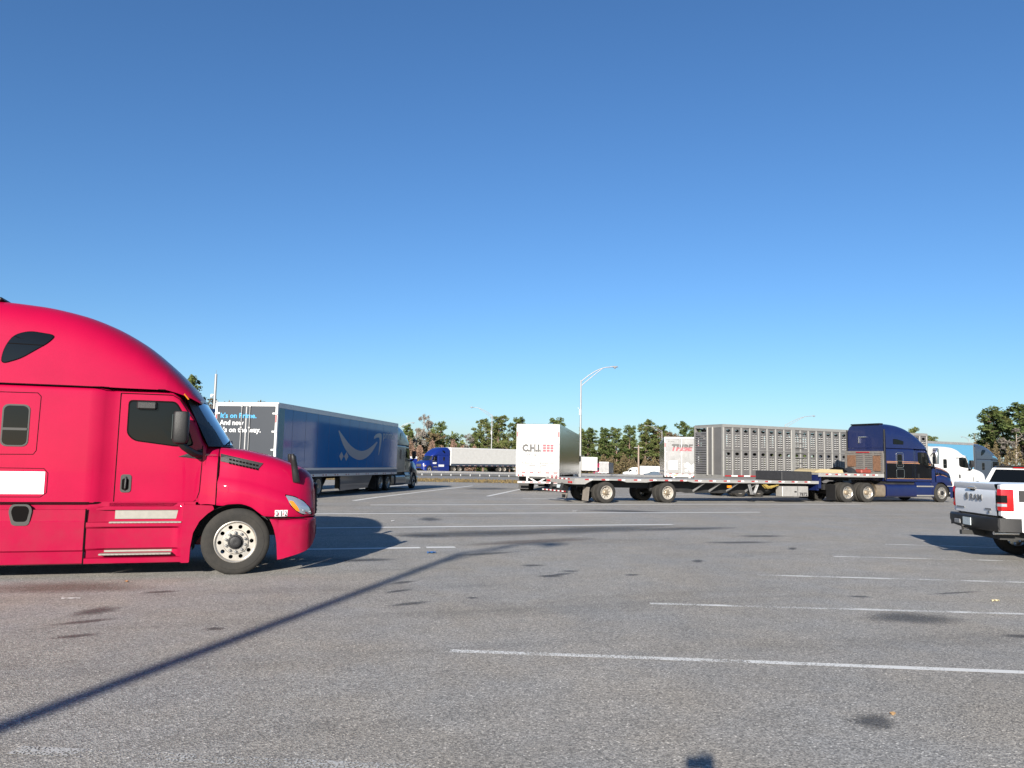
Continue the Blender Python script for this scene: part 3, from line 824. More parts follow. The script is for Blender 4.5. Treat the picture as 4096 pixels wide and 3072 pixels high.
def asphalt(name, base, speck=0.6, scale=55.0, tint=(1, 1, 1), patch=0.16, streak=True):
    m = bpy.data.materials.new(name); m.use_nodes = True
    nt = m.node_tree; N = nt.nodes; L = nt.links; b = N["Principled BSDF"]
    tc = N.new("ShaderNodeTexCoord"); obj = tc.outputs["Object"]
    def noise(sc, det=4, rough=0.6, vec=None):
        n = N.new("ShaderNodeTexNoise"); n.inputs["Scale"].default_value = sc; n.inputs["Detail"].default_value = det; n.inputs["Roughness"].default_value = rough
        L.new(vec or obj, n.inputs["Vector"]); return n.outputs[0]
    def rng(src, a, b_, c, d):
        r = N.new("ShaderNodeMapRange"); r.clamp = True
        for k, v in zip((1, 2, 3, 4), (a, b_, c, d)): r.inputs[k].default_value = v
        L.new(src, r.inputs[0]); return r.outputs[0]
    def mul(a, b_):
        q = N.new("ShaderNodeMath"); q.operation = 'MULTIPLY'; L.new(a, q.inputs[0]); L.new(b_, q.inputs[1]); return q.outputs[0]
    # exposed stones: fine cells of uneven lightness, with the odd pale chip
    v = N.new("ShaderNodeTexVoronoi"); v.inputs["Scale"].default_value = scale; L.new(obj, v.inputs["Vector"])
    sep = N.new("ShaderNodeSeparateColor"); L.new(v.outputs["Color"], sep.inputs[0])
    stones = rng(sep.outputs[0], 0.0, 1.0, 1 - speck * 0.62, 1 + speck * 0.62)
    chips = rng(sep.outputs[1], 0.90, 0.97, 1.0, 1.75)
    fine = rng(noise(scale * 2.6, 2), 0.3, 0.7, 0.86, 1.14)
    big = rng(noise(0.22, 5, 0.62), 0.28, 0.72, 1 - patch, 1 + patch)
    mid = rng(noise(1.7, 5, 0.65), 0.28, 0.72, 0.90, 1.10)
    val = mul(mul(stones, chips), mul(fine, mul(big, mid)))
    if streak:   # tyre-polished lanes along the stalls
        mp = N.new("ShaderNodeMapping"); mp.inputs["Rotation"].default_value = (0, 0, RAD(17)); mp.vector_type = 'TEXTURE'
        mp.inputs["Scale"].default_value = (9, 1, 1)
        L.new(obj, mp.inputs[0])
        st = rng(noise(0.85, 4, 0.6, mp.outputs[0]), 0.54, 0.74, 1.0, 0.72)
        val = mul(val, st)
    rgb = N.new("ShaderNodeMix"); rgb.data_type = 'RGBA'; rgb.blend_type = 'MULTIPLY'; rgb.inputs[0].default_value = 1
    warm = N.new("ShaderNodeMix"); warm.data_type = 'RGBA'
    L.new(rng(noise(0.6, 3), 0.35, 0.65, 0, 1), warm.inputs[0])
    warm.inputs[6].default_value = (base * tint[0] * 1.03, base * tint[1], base * tint[2] * 0.95, 1)
    warm.inputs[7].default_value = (base * tint[0] * 0.97, base * tint[1], base * tint[2] * 1.04, 1)
    L.new(warm.outputs[2], rgb.inputs[6]); L.new(val, rgb.inputs[7])
    L.new(rgb.outputs[2], b.inputs["Base Color"])
    b.inputs["Roughness"].default_value = 0.82
    bp = N.new("ShaderNodeBump"); bp.inputs["Strength"].default_value = 0.55; bp.inputs["Distance"].default_value = 0.006
    L.new(v.outputs["Distance"], bp.inputs["Height"]); L.new(bp.outputs[0], b.inputs["Normal"])
    return m

M['asphalt'] = asphalt("parking_asphalt", 0.190, 0.85, 84.0, tint=(1.06, 1.0, 0.90), patch=0.10)
M['asphalt_road'] = asphalt("road_asphalt", 0.145, 0.5, 30.0, tint=(1.05, 1.0, 0.92), streak=False)
M['grassdry'] = mat("dry_grass", (0.17, 0.12, 0.055), 0.9, var=0.4, vscale=1.5, bump=0.6, bscale=10, dirt=0.5, dirtcol=(0.09, 0.085, 0.03))
M['field'] = mat("rough_ground", (0.10, 0.085, 0.045), 0.95, var=0.4, vscale=0.4)

yy = [-80, 0, 20, 34, 50, 67]
lot = struct(strip("parking_lot", yy, -XW, XW, 0.0, M['asphalt']))
verge = struct(strip("grass_verge", [67, 75, 82.5], -XW, XW, 0.0, M['grassdry']))
ramp = struct(strip("slip_road", [82.5, 90, 100, 102.5], -XW, XW, 0.0, M['asphalt_road']))
median = struct(strip("roadside_ground", [102.5, 109], -XW, XW, 0.0, M['field']))
hw = struct(strip("highway", [109, 125, 140, 160, 265], -XW, XW, 0.0, M['asphalt_road']))
terrain = struct(strip("terrain", [265, 400, 3000], -3000, 3000, 0.0, M['field']))

def paint_mat(name, col, keep, scale=7.0):
    """road paint worn through to the asphalt in patches"""
    m = bpy.data.materials.new(name); m.use_nodes = True
    nt = m.node_tree; N = nt.nodes; L = nt.links; b = N["Principled BSDF"]; out = N["Material Output"]
    b.inputs["Roughness"].default_value = 0.7
    b.inputs["Base Color"].default_value = (*col, 1)
    tc = N.new("ShaderNodeTexCoord")
    n1 = N.new("ShaderNodeTexNoise"); n1.inputs["Scale"].default_value = 1.6; n1.inputs["Detail"].default_value = 3
    n2 = N.new("ShaderNodeTexNoise"); n2.inputs["Scale"].default_value = 58; n2.inputs["Detail"].default_value = 2
    L.new(tc.outputs["Object"], n1.inputs["Vector"]); L.new(tc.outputs["Object"], n2.inputs["Vector"])
    a = N.new("ShaderNodeMath"); a.operation = 'MULTIPLY_ADD'; L.new(n1.outputs[0], a.inputs[0]); a.inputs[1].default_value = 0.9
    L.new(n2.outputs[0], a.inputs[2])
    r = N.new("ShaderNodeMapRange"); r.clamp = True
    r.inputs[1].default_value = 0.98 - keep * 0.42; r.inputs[2].default_value = 1.06 - keep * 0.42; r.inputs[3].default_value = 0; r.inputs[4].default_value = 0.93
    L.new(a.outputs[0], r.inputs[0])
    tr = N.new("ShaderNodeBsdfTransparent"); mx = N.new("ShaderNodeMixShader")
    L.new(r.outputs[0], mx.inputs[0]); L.new(tr.outputs[0], mx.inputs[1]); L.new(b.outputs[0], mx.inputs[2])
    L.new(mx.outputs[0], out.inputs[0])
    return m
M['line'] = paint_mat("white_line_paint", (0.60, 0.60, 0.58), 1.0)
M['line_worn'] = paint_mat("worn_line_paint", (0.56, 0.56, 0.54), 0.26)

def line(p0, p1, w=0.19, m=None, name="painted_line", parent=None, dz=0.004):
    a, b = gp(*p0), gp(*p1)
    d = (b - a); d.z = 0; L = d.length; d.normalize(); n = Vector((-d.y, d.x, 0)) * (w / 2)
    k = max(2, int(L / 1.5)); vs = []; fs = []
    for i in range(k + 1):
        p = a + (b - a) * (i / k)
        wob = Vector((-d.y, d.x, 0)) * random.uniform(-0.006, 0.006)
        for q in (p - n + wob, p + n + wob): vs.append((q.x, q.y, gz(q.y) + dz))
    for i in range(k): fs.append((2 * i, 2 * i + 1, 2 * i + 3, 2 * i + 2))
    me = bpy.data.meshes.new(name); me.from_pydata(vs, [], fs); me.materials.append(m or M['line'])
    return link(name, me, parent or lot)

for a, b in (((1481, 2020), (3450, 2018)), ((1150, 2056), (3040, 2049)), ((1000, 2115), (2690, 2098)), ((1150, 2199), (1680, 2191)), ((1705, 2190), (1820, 2189)),
             ((2090, 1995), (2900, 1998)), ((2510, 1978), (3250, 1982)), ((1415, 2003), (1890, 1943)), ((1950, 1985), (2160, 1940)), ((1288, 1969), (1640, 1938))):
    line(a, b)
for a, b in (((3540, 2177), (4150, 2196)), ((3335, 2226), (4400, 2253)), ((3030, 2300), (4400, 2339)), ((2600, 2415), (4500, 2468)), ((1800, 2604), (3000, 2648))):
    line(a, b, 0.11, M['line_worn'])
line((60, 3000), (2300, 3108), 0.13, paint_mat("nearly_gone_line_paint", (0.38, 0.38, 0.365), 0.0))
line((3000, 2648), (4700, 2713), 0.11, paint_mat("half_worn_line_paint", (0.56, 0.56, 0.54), 0.6))
strip("road_edge_line", [84.6, 84.8], -300, 300, 0.005, M['line'], ramp)

def stain_mat(name, col, a):
    m = bpy.data.materials.new(name); m.use_nodes = True
    nt = m.node_tree; N = nt.nodes; L = nt.links; b = N["Principled BSDF"]; out = N["Material Output"]
    b.inputs["Base Color"].default_value = (*col, 1); b.inputs["Roughness"].default_value = 0.6
    tc = N.new("ShaderNodeTexCoord")
    ln = N.new("ShaderNodeVectorMath"); ln.operation = 'LENGTH'; L.new(tc.outputs["UV"], ln.inputs[0])
    n = N.new("ShaderNodeTexNoise"); n.inputs["Scale"].default_value = 40; n.inputs["Detail"].default_value = 4; L.new(tc.outputs["Object"], n.inputs["Vector"])
    s = N.new("ShaderNodeMath"); s.operation = 'MULTIPLY_ADD'; L.new(n.outputs[0], s.inputs[0]); s.inputs[1].default_value = -1.0; L.new(ln.outputs["Value"], s.inputs[2])
    r = N.new("ShaderNodeMapRange"); r.clamp = True
    r.inputs[1].default_value = 0.5; r.inputs[2].default_value = -0.15; r.inputs[3].default_value = 0; r.inputs[4].default_value = a
    L.new(s.outputs[0], r.inputs[0])
    tr = N.new("ShaderNodeBsdfTransparent"); mx = N.new("ShaderNodeMixShader")
    L.new(r.outputs[0], mx.inputs[0]); L.new(tr.outputs[0], mx.inputs[1]); L.new(b.outputs[0], mx.inputs[2]); L.new(mx.outputs[0], out.inputs[0])
    return m
M['oil'] = stain_mat("oil_stain", (0.048, 0.045, 0.042), 0.52)
M['oil_soft'] = stain_mat("faint_stain", (0.06, 0.057, 0.053), 0.5)

M['rusty'] = stain_mat("rust_brown_stain", (0.11, 0.075, 0.052), 0.42)
_nst = [0]
def stain(px, py, hw, hh, tilt=0.0, m=None, k=22):
    """irregular patch lying on the asphalt; half sizes given in picture pixels, turned into metres"""
    _nst[0] += 1; dz = 0.0008 + 0.00008 * _nst[0]
    c = gp(px, py)
    ex = (gp(px + hw, py + hw * tilt) - c); ey = (gp(px, py - hh) - c)
    vs = [(c.x, c.y, gz(c.y) + dz)]; uv = [(0, 0)]
    for i in range(k):
        a = 2 * math.pi * i / k
        r = random.uniform(0.82, 1.12)
        p = c + ex * (math.cos(a) * r) + ey * (math.sin(a) * r)
        vs.append((p.x, p.y, gz(p.y) + dz)); uv.append((math.cos(a), math.sin(a)))
    fs = [(0, i + 1, (i + 1) % k + 1) for i in range(k)]
    me = bpy.data.meshes.new("oil_stain"); me.from_pydata(vs, [], fs); me.materials.append(m or M['oil'])
    ul = me.uv_layers.new(name="UVMap")
    for l in me.loops: ul.data[l.index].uv = uv[l.vertex_index]
    return link("oil_stain", me, lot)

for q in ((3495, 2886, 120, 36, 0.10), (3640, 2472, 240, 24, 0.03, 'oil_soft'), (4090, 2545, 100, 10, 0.03), (1720, 2077, 55, 9, 0.03), (1900, 2135, 330, 16, -0.015, 'oil_soft'), (2350, 2120, 420, 15, -0.03, 'oil_soft'),
          (1690, 2143, 110, 8, 0.0), (380, 2445, 120, 16, -0.12), (330, 2488, 150, 8, -0.1), (640, 2368, 90, 6, -0.06), (300, 2545, 130, 8, -0.1), (860, 2515, 55, 8, -0.03), (1610, 2330, 60, 7, -0.12),
          (1590, 2365, 70, 6, -0.12), (1640, 2415, 90, 7, -0.1), (2200, 2305, 60, 6, 0.0), (2240, 2298, 70, 5, -0.1), (2130, 2262, 60, 5, 0), (1890, 2392, 30, 5, 0), (2790, 2245, 30, 7, 0), (3170, 2195, 22, 6, 0),
          (3440, 2387, 60, 5, 0.05), (3820, 2372, 120, 4, -0.05, 'oil_soft'), (1480, 2240, 110, 7, -0.03), (1950, 2215, 150, 6, -0.06, 'oil_soft'), (1310, 2240, 180, 14, 0, 'oil_soft'), (2500, 2045, 200, 6, 0.03, 'oil_soft'),
          (1960, 1955, 120, 5, 0.0), (2280, 2285, 50, 4, 0), (2530, 2300, 40, 4, 0), (3050, 2145, 120, 5, 0, 'oil_soft'), (2950, 2170, 160, 5, 0, 'oil_soft'), (2760, 2115, 220, 7, -0.02, 'oil_soft'), (260, 2352, 420, 26, -0.01, 'rusty'), (2150, 2165, 300, 10, -0.05, 'rusty')):
    stain(*q[:5], M[q[5]] if len(q) > 5 else None)

# ------------------------------------------------------------------ the near red sleeper truck
P0 = gp(935, 2300)                       # outer foot of the right front tyre
HA = 73.0
fa = Vector((math.sin(RAD(HA)), math.cos(RAD(HA)), 0)); fr = Vector((math.cos(RAD(HA)), -math.sin(RAD(HA)), 0))
c0 = P0 - fr * 1.235
red = thing("semi_truck", "bright red high-roof sleeper truck parked at the left edge, nearest the camera", "truck", (c0.x, c0.y, 0), RAD(90 - HA))
T = tractor(red, M['red'], M['red_low'], 'high', hero=True)
cy, ry = T['cy'], T['ry']
for s in (-1, 1):
    # louvred vent in the hood side
    v = MB().skin(dens([(-0.295, 1.835), (0.345, 1.695), (0.275, 1.605), (-0.285, 1.715)], 0.06), hood_y, s, 0.014, 0.04).build("hood_vent", M['black'], red, 0)
    lv = MB()
    for k in range(2):
        for q in range(9):
            x = -0.16 + q * 0.05; z = 1.79 - 0.055 * k - (x + 0.29) * 0.215
            lv.skin([(x, z), (x + 0.036, z - 0.008), (x + 0.036, z - 0.034), (x, z - 0.026)], hood_y, s, 0.0195, 0.002)
    lv.build("vent_slot", M['seam'], v, 0)  # flat tabs, black for the shade inside the slots
    # small mirror standing on the hood
    hm = MB()
    secs = []
    for (x, z, a, b, y) in ((0.865, 1.40, 0.055, 0.02, 1.10), (0.85, 1.46, 0.055, 0.03, 1.12), (0.83, 1.58, 0.05, 0.035, 1.13), (0.815, 1.68, 0.05, 0.05, 1.13), (0.80, 1.74, 0.052, 0.085, 1.13), (0.79, 1.81, 0.05, 0.09, 1.13), (0.775, 1.85, 0.03, 0.06, 1.13)):
        secs.append([(x + a * math.cos(2 * math.pi * q / 14), s * (y + b * math.sin(2 * math.pi * q / 14)), z) for q in range(14)])
    hm.loft(secs, True, True, True).build("hood_mirror", M['black'], red, 50)
    # white company sign with faint registration lines
    sg = MB().skin([(-3.60, 1.53), (-2.63, 1.53), (-2.63, 1.21), (-3.60, 1.21)], cy, s, 0.006, 0.01).build("company_sign", M['decalwhite'], red, 0)
    xd = (1, 0, 0) if s < 0 else (-1, 0, 0)
    x0 = (-3.12 if s < 0 else -2.67)
    y = s * 1.2575
    text(red, "USDOT #4270500", 0.062, M['inkgrey'], (x0, y, 1.385), xd, (0, 0, 1), width=0.44, thick=0.0008).parent = sg
    text(red, "MC       #1575865", 0.062, M['inkgrey'], (x0, y, 1.315), xd, (0, 0, 1), width=0.44, thick=0.0008).parent = sg
    rg = MB(); 
    for q in range(28):
        a0, a1 = 2 * math.pi * q / 28, 2 * math.pi * (q + 1) / 28
        rg.add([(-3.26 + r * math.cos(a), y, 1.37 + r * math.sin(a)) for r, a in ((0.085, a0), (0.085, a1), (0.09, a1), (0.09, a0))], [(0, 1, 2, 3)])
    rg.build("sign_ring", M['inkgrey'], sg, 0)
    # fuel filler hatch in the skirt
    fh = MB().skin(rpoly([(-3.02, 1.065), (-2.80, 1.065), (-2.755, 0.99), (-2.79, 0.765), (-3.0, 0.765), (-3.055, 0.97)], 0.05), lambda x, z: 1.25, s, 0.012, 0.05).build("filler_hatch", M['gasket'], red, 20)
    MB().skin(rpoly([(-2.995, 1.04), (-2.825, 1.04), (-2.79, 0.98), (-2.82, 0.82), (-2.975, 0.82), (-3.02, 0.96)], 0.04), lambda x, z: 1.25, s, 0.015, 0.001).build("filler_opening", M['seam'], fh, 20)  # flat black sheet; the hollow's shade is painted by its colour
    # unit number plates low on the fender
    for k, dgt in enumerate("012"):
        xa = 0.555 + 0.066 * k
        pl = MB().skin([(xa, 0.875), (xa + 0.058, 0.875), (xa + 0.058, 0.975), (xa, 0.975)], hood_y, s, 0.006, 0.004).build("number_tile", M['decalwhite'], red, 0)
        text(red, dgt, 0.115, M['ink'], ((xa + 0.029) , s * (hood_y(xa + 0.03, 0.92) + 0.0075), 0.885), xd, (0, 0, 1), bold=0.006, width=0.036 if dgt != "1" else 0.014, thick=0.0008, align='CENTER').parent = pl
    # vent visor clipped over the door window
    MB().cbx(-1.50, -1.225, min(s * 1.13, s * 1.22), max(s * 1.13, s * 1.22), 2.475, 2.60, 0.02).build("door_camera", M['black'], red, 0)
    # badge on the cowl and marker lamp on the roof edge
    text(red, "CASCADIA", 0.034, M['gasket'], (-0.52 if s < 0 else -0.345, s * 1.116, 1.80), xd, (0, 0, 1), width=0.17, thick=0.001)
    MB().tube([(-0.86, s * 1.10, 2.735), (-0.80, s * 1.055, 2.66)], 0.012, 6).build("marker_lamp", M['amber'], red)
MB().groove([(0.42, 0.858), (1.0, 0.853)], lambda x, z: 1.245 if x < 0.8 else 1.19, -1, 0.016, 0.0).build("bumper_gap", M['seam'], red, 0)
MB().groove([(-2.071, 1.0), (-2.071, 0.2)], lambda x, z: 1.245, -1, 0.018, 0.002).build("skirt_gap", M['seam'], red, 0)
MB().groove([(-4.5, 1.088), (-0.64, 1.088)], lambda x, z: cy(x, 1.5), -1, 0.020, 0.001).build("sill_gap", M['seam'], red, 0)
MB().cbx(-4.9, -3.45, -0.9, 0.9, 4.03, 4.085, 0.02).build("roof_air_unit", M['black'], red, 0)

# ------------------------------------------------------------------ box trailers: x = 0 at the rear doors
def tape(mb_r, mb_w, x0, x1, y, z, h, n, axis='x', t=0.003):
    """alternating red and white reflective pieces"""
    L = (x1 - x0) / n
    for k in range(n):
        a = x0 + k * L
        for mb, u, v in ((mb_r, 0.0, 0.5), (mb_w, 0.5, 1.0)):
            if axis == 'x': mb.bx(a + u * L, a + v * L, min(y, y + math.copysign(t, y)), max(y, y + math.copysign(t, y)), z, z + h)
            else: mb.bx(y - t, y, a + u * L, a + v * L, z, z + h)

def box_trailer(t, L, H, W=2.59, floor=1.0, side=None, rear=None, frame=None, top=None, bottom=None, ribs=0, lower=None, skirt=None, axles=(2.9, 4.1), gear=6.9, rods=True, rimmat=None, bogie_white=False, lamps=True):
    """dry van: skin, rails, doors with rods and hinges, lamps, under-ride guard, bogie, landing legs"""
    h = W / 2; frame = frame or M['white']; top = top or frame; bottom = bottom or frame; lower = lower or side
    MB().bx(0.06, L - 0.02, -h + 0.02, h - 0.02, floor + 0.1, H - 0.03).build("body", side, t, 0)
    for s in (-1, 1):
        a, b = sorted((s * (h - 0.022), s * h))
        sw = MB().bx(0.07, L - 0.06, a, b, floor + 0.36, H - 0.17).build("side_wall", side, t, 0)
        if ribs:
            rb = MB()
            for k in range(1, ribs): rb.bx(0.07 + (L - 0.13) * k / ribs - 0.006, 0.07 + (L - 0.13) * k / ribs + 0.006, min(s * h, s * (h + 0.003)), max(s * h, s * (h + 0.003)), floor + 0.36, H - 0.17)
            rb.build("panel_joint", lower, sw, 0)
        a2, b2 = sorted((s * (h - 0.02), s * (h + 0.012)))
        MB().bx(0.06, L, a2, b2, H - 0.168, H).build("top_rail", top, t, 0)
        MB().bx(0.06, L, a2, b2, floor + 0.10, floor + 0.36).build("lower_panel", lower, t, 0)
        MB().bx(0.06, L, *sorted((s * (h - 0.03), s * (h + 0.018))), floor + 0.26, floor + 0.355).build("rub_rail", bottom, t, 0)
        br = MB().bx(0.06, L, *sorted((s * (h - 0.04), s * (h + 0.016))), floor - 0.02, floor + 0.098).build("bottom_rail", bottom, t, 0)
        mr, mw = MB(), MB()
        for k in range(int(L / 1.35)):
            tape(mr, mw, 0.4 + k * 1.35, 1.0 + k * 1.35, s * (h + 0.016), floor + 0.015, 0.05, 2)
        mr.build("reflective_tape", M['tape_r'], br, 0); mw.build("reflective_tape", M['tape_w'], br, 0)
        if skirt:
            MB().prism([(skirt[0], floor - 0.02), (skirt[1], floor - 0.02), (skirt[1] - 0.7, 0.28), (skirt[0] + 0.05, 0.22)], *sorted((s * (h - 0.10), s * (h - 0.07)))).build("side_skirt", skirt[2], t, 0)
    MB().bx(L - 0.05, L, -h, h, floor, H - 0.002).build("nose", frame, t, 0)
    MB().bx(0.02, L, -h - 0.006, h + 0.006, H, H + 0.03).build("roof", top, t, 0)
    MB().bx(0.0, L, -0.5, 0.5, 0.78, floor + 0.05).bx(0.0, L, -h + 0.06, h - 0.06, floor + 0.0, floor + 0.09).build("underframe", M['chassis'], t, 0)
    # rear frame and the two doors
    f = MB()
    f.bx(-0.05, 0.058, -h - 0.004, -h + 0.085, floor - 0.12, H); f.bx(-0.05, 0.058, h - 0.085, h + 0.004, floor - 0.12, H)
    f.bx(-0.05, 0.058, -h + 0.085, h - 0.085, H - 0.12, H - 0.001); f.bx(-0.05, 0.058, -h + 0.085, h - 0.085, floor - 0.12, floor + 0.13)
    fo = f.build("rear_frame", frame, t, 0)
    for s in (-1, 1):
        a, b = sorted((s * 0.012, s * (h - 0.10)))
        d = MB().cbx(-0.045, 0.02, a, b, floor + 0.15, H - 0.135, 0.008).build("door", rear, t, 0)
        if rods:
            for q in (0.17,):
                rd = MB().tube([(-0.085, s * q, floor + 0.06), (-0.085, s * q, H - 0.06)], 0.017, 6)
                for z in (floor + 0.10, floor + 0.9, H - 0.95, H - 0.12): rd.bx(-0.10, -0.045, s * q - 0.04, s * q + 0.04, z - 0.03, z + 0.03)
                rd.build("lock_rod", M['galv'], d, 0)
            hd = MB().bar((-0.11, s * 0.17, floor + 0.55), (-0.11, s * 0.52, floor + 0.57), 0.03, 0.04)
            hd.build("lock_handle", M['galv'], d, 0)
        for k in range(4):
            z = floor + 0.35 + k * (H - floor - 0.75) / 3
            MB().cbx(-0.075, -0.046, *sorted((s * (h - 0.20), s * (h + 0.01))), z - 0.035, z + 0.035, 0.008).build("hinge", frame, d, 0)
    MB().bx(-0.0475, -0.043, -0.022, 0.022, floor + 0.16, H - 0.14).build("door_seal", M['galv'], fo, 0)
    mr, mw = MB(), MB()
    tape(mr, mw, -h + 0.1, h - 0.1, -0.05, floor + 0.07, 0.05, 5, 'y')
    for s in (-1, 1):
        for k in range(2):
            (mr if k else mw).bx(-0.054, -0.05, *sorted((s * (h - 0.075), s * (h - 0.02))), H - 0.45 - 0.3 * k, H - 0.15 - 0.3 * k)
    mr.build("reflective_tape", M['tape_r'], fo, 0); mw.build("reflective_tape", M['tape_w'], fo, 0)
    if lamps:
        for s in (-1, 1):
            for q in (0.16, 0.42):
                MB().lathe([(0.001, 0.03), (0.05, 0.025), (0.055, 0.0)], (-0.05, s * (h - q), floor - 0.055), 'x', 14, -1).build("tail_lamp", M['redlens'], fo)
    g = MB()
    gz0 = 0.50
    g.bx(-0.03, 0.09, -h + 0.1, h - 0.1, gz0, gz0 + 0.11)
    for s in (-1, 1):
        g.bar((0.03, s * 0.62, floor - 0.1), (0.03, s * 0.62, gz0 + 0.1), 0.10, 0.12)
        g.bar((0.035, s * 0.60, floor - 0.12), (0.035, s * 0.10, gz0 + 0.09), 0.06, 0.09)
    gu = g.build("underride_guard", frame, t, 0)
    mr, mw = MB(), MB(); tape(mr, mw, -h + 0.12, h - 0.12, -0.03, gz0 + 0.03, 0.05, 5, 'y')
    mr.build("reflective_tape", M['tape_r'], gu, 0); mw.build("reflective_tape", M['tape_w'], gu, 0)
    # bogie
    bo = MB().bx(axles[0] - 0.9, axles[-1] + 0.9, -0.55, 0.55, 0.62, floor)
    for ax in axles: bo.tube([(ax, -1.0, 0.5), (ax, 1.0, 0.5)], 0.08, 8)
    bo.build("bogie", M['chassis'], t, 0)
    for ax in axles:
        for s in (-1, 1): wheel(t, ax, h - 0.03, s, 0.5, 'drive', rimmat or M['rimwhite'], nuts=False, dual=True)
    for s in (-1, 1):
        MB().bx(axles[0] - 0.72, axles[0] - 0.70, *sorted((s * 0.66, s * (h - 0.02))), 0.12, floor - 0.05).build("mud_flap", M['white2'] if bogie_white else M['black'], t, 0)
        lg = MB().bar((L - 2.8 if gear is None else gear, s * 0.95, floor), (L - 2.8 if gear is None else gear, s * 0.95, 0.32), 0.13, 0.13)
        gx = L - 2.8 if gear is None else gear
        lg.bx(gx - 0.14, gx + 0.14, s * 0.95 - 0.13, s * 0.95 + 0.13, 0.29, 0.32)
        lg.bar((gx, s * 0.95, 0.55), (gx + 0.55, s * 0.6, floor), 0.05, 0.05)
        lg.build("landing_leg", M['chassis'], t, 0)

def rearcorner(cx, cyy, az, W=2.59):
    """centre of the rear from its near right corner"""
    a = RAD(az); return (cx - math.cos(a) * W / 2, cyy + math.sin(a) * W / 2)

# --- blue wrapped trailer with its silver tractor
AZT = 9.5
rx, ryy = rearcorner(-8.99, 29.53, AZT)
L1, H1 = 14.95, 3.78
az_t = vehicle("box_trailer", "blue-sided box trailer with curved grey arrow graphic and charcoal doors behind the red hood", "trailer", rx, ryy, AZT, L1)
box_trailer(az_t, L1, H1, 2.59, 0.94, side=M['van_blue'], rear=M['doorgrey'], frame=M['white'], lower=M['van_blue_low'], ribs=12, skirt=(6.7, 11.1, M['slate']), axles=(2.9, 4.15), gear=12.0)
h = 1.295
MB().bx(0.075, 0.55, -h - 0.006, -h - 0.001, 1.30, H1 - 0.175).build("corner_panel", M['teal'], az_t, 0)
# the long arrow graphic: a crescent and a hooked head (side facing the camera), drawn as flat raised vinyl
def sidex(px, pz): return (px + 4.1, pz)
cres = []
N_ = 24
lo = [(1.98, 2.98), (2.6, 2.38), (3.4, 1.93), (4.3, 1.72), (5.0, 1.68), (5.8, 1.80), (6.6, 2.10), (7.41, 2.62)]
hi = [(7.28, 2.66), (6.6, 2.42), (5.9, 2.22), (5.2, 2.13), (4.4, 2.17), (3.5, 2.38), (2.7, 2.72), (2.05, 3.02)]
def spl(pts, k=5):
    out = []
    P = [pts[0]] + pts + [pts[-1]]
    for i in range(1, len(P) - 2):
        for q in range(k):
            t = q / k
            p0, p1, p2, p3 = [Vector(P[i + d]) for d in (-1, 0, 1, 2)]
            v = 0.5 * ((2 * p1) + (p2 - p0) * t + (2 * p0 - 5 * p1 + 4 * p2 - p3) * t * t + (-p0 + 3 * p1 - 3 * p2 + p3) * t**3)
            out.append((v.x, v.y))
    return out + [pts[-1]]
sm = [(x + 4.1, z) for x, z in spl(lo) + spl(hi)]
MB().prism(sm, -h - 0.005, -h - 0.001).build("arrow_graphic", M['smile'], az_t, 0)
hk = [(x + 4.1, z) for x, z in spl([(6.83, 2.90), (7.2, 3.05), (7.7, 3.12), (8.0, 3.05), (8.02, 2.75), (7.85, 2.3), (7.68, 1.95)]) + spl([(7.60, 1.96), (7.68, 2.35), (7.72, 2.70), (7.62, 2.88), (7.2, 2.86), (6.85, 2.78)])]
MB().prism(hk, -h - 0.005, -h - 0.001).build("arrow_graphic", M['smile'], az_t, 0)
text(az_t, "prime", 0.62, M['smile'], (12.35, -h - 0.003, 2.86), (1, 0, 0), (0, 0, 1), bold=0.004, width=1.9, thick=0.001)
for k in range(2):
    xx = 6.55 + k * 0.62
    MB().prism([(xx, 1.62), (xx + 0.27, 1.83), (xx, 2.04), (xx - 0.27, 1.83)], -h - 0.006, -h - 0.001).build("diamond_placard", M['smile'], az_t, 0)
yl = 1.08
for i, (s_, m_, w_) in enumerate((("It's on Prime.", M['cyan'], 1.50), ("And now", M['decalwhite'], 1.0), ("it's on the way.", M['decalwhite'], 1.71))):
    text(az_t, s_, 0.27, m_, (-0.052, yl, 3.20 - 0.275 * i), (0, -1, 0), (0, 0, 1), bold=0.012, width=w_, thick=0.002)
a = RAD(AZT)
fxw = lambda d, az: (math.sin(RAD(az)) * d, math.cos(RAD(az)) * d)
dx, dy = fxw(L1 + 3.9, AZT)
tr1 = vehicle("semi_truck", "silver-grey sleeper truck coupled to the blue trailer, nose towards the slip road", "truck", rx + dx, ryy + dy, AZT, 3)
tr1.scale = (0.94, 0.94, 0.94)
tractor(tr1, M['silver'], M['silver'], 'high', drives=(-5.3, -6.62), skirts=False, mirror=M['black'], xb=-3.85, rear_ext=0.2)
# darker blue trailer beyond it, only a strip shows above the red hood
ox, oy = rx - 4.3, ryy + 1.6
t2 = vehicle("box_trailer", "plain dark blue trailer, mostly hidden behind the red truck's windscreen", "trailer", ox, oy, AZT, 14.5)
box_trailer(t2, 14.5, 3.72, 2.59, 0.94, side=M['van_blue'], rear=M['van_blue_low'], frame=M['van_blue_low'], top=M['van_blue'], gear=11.5)

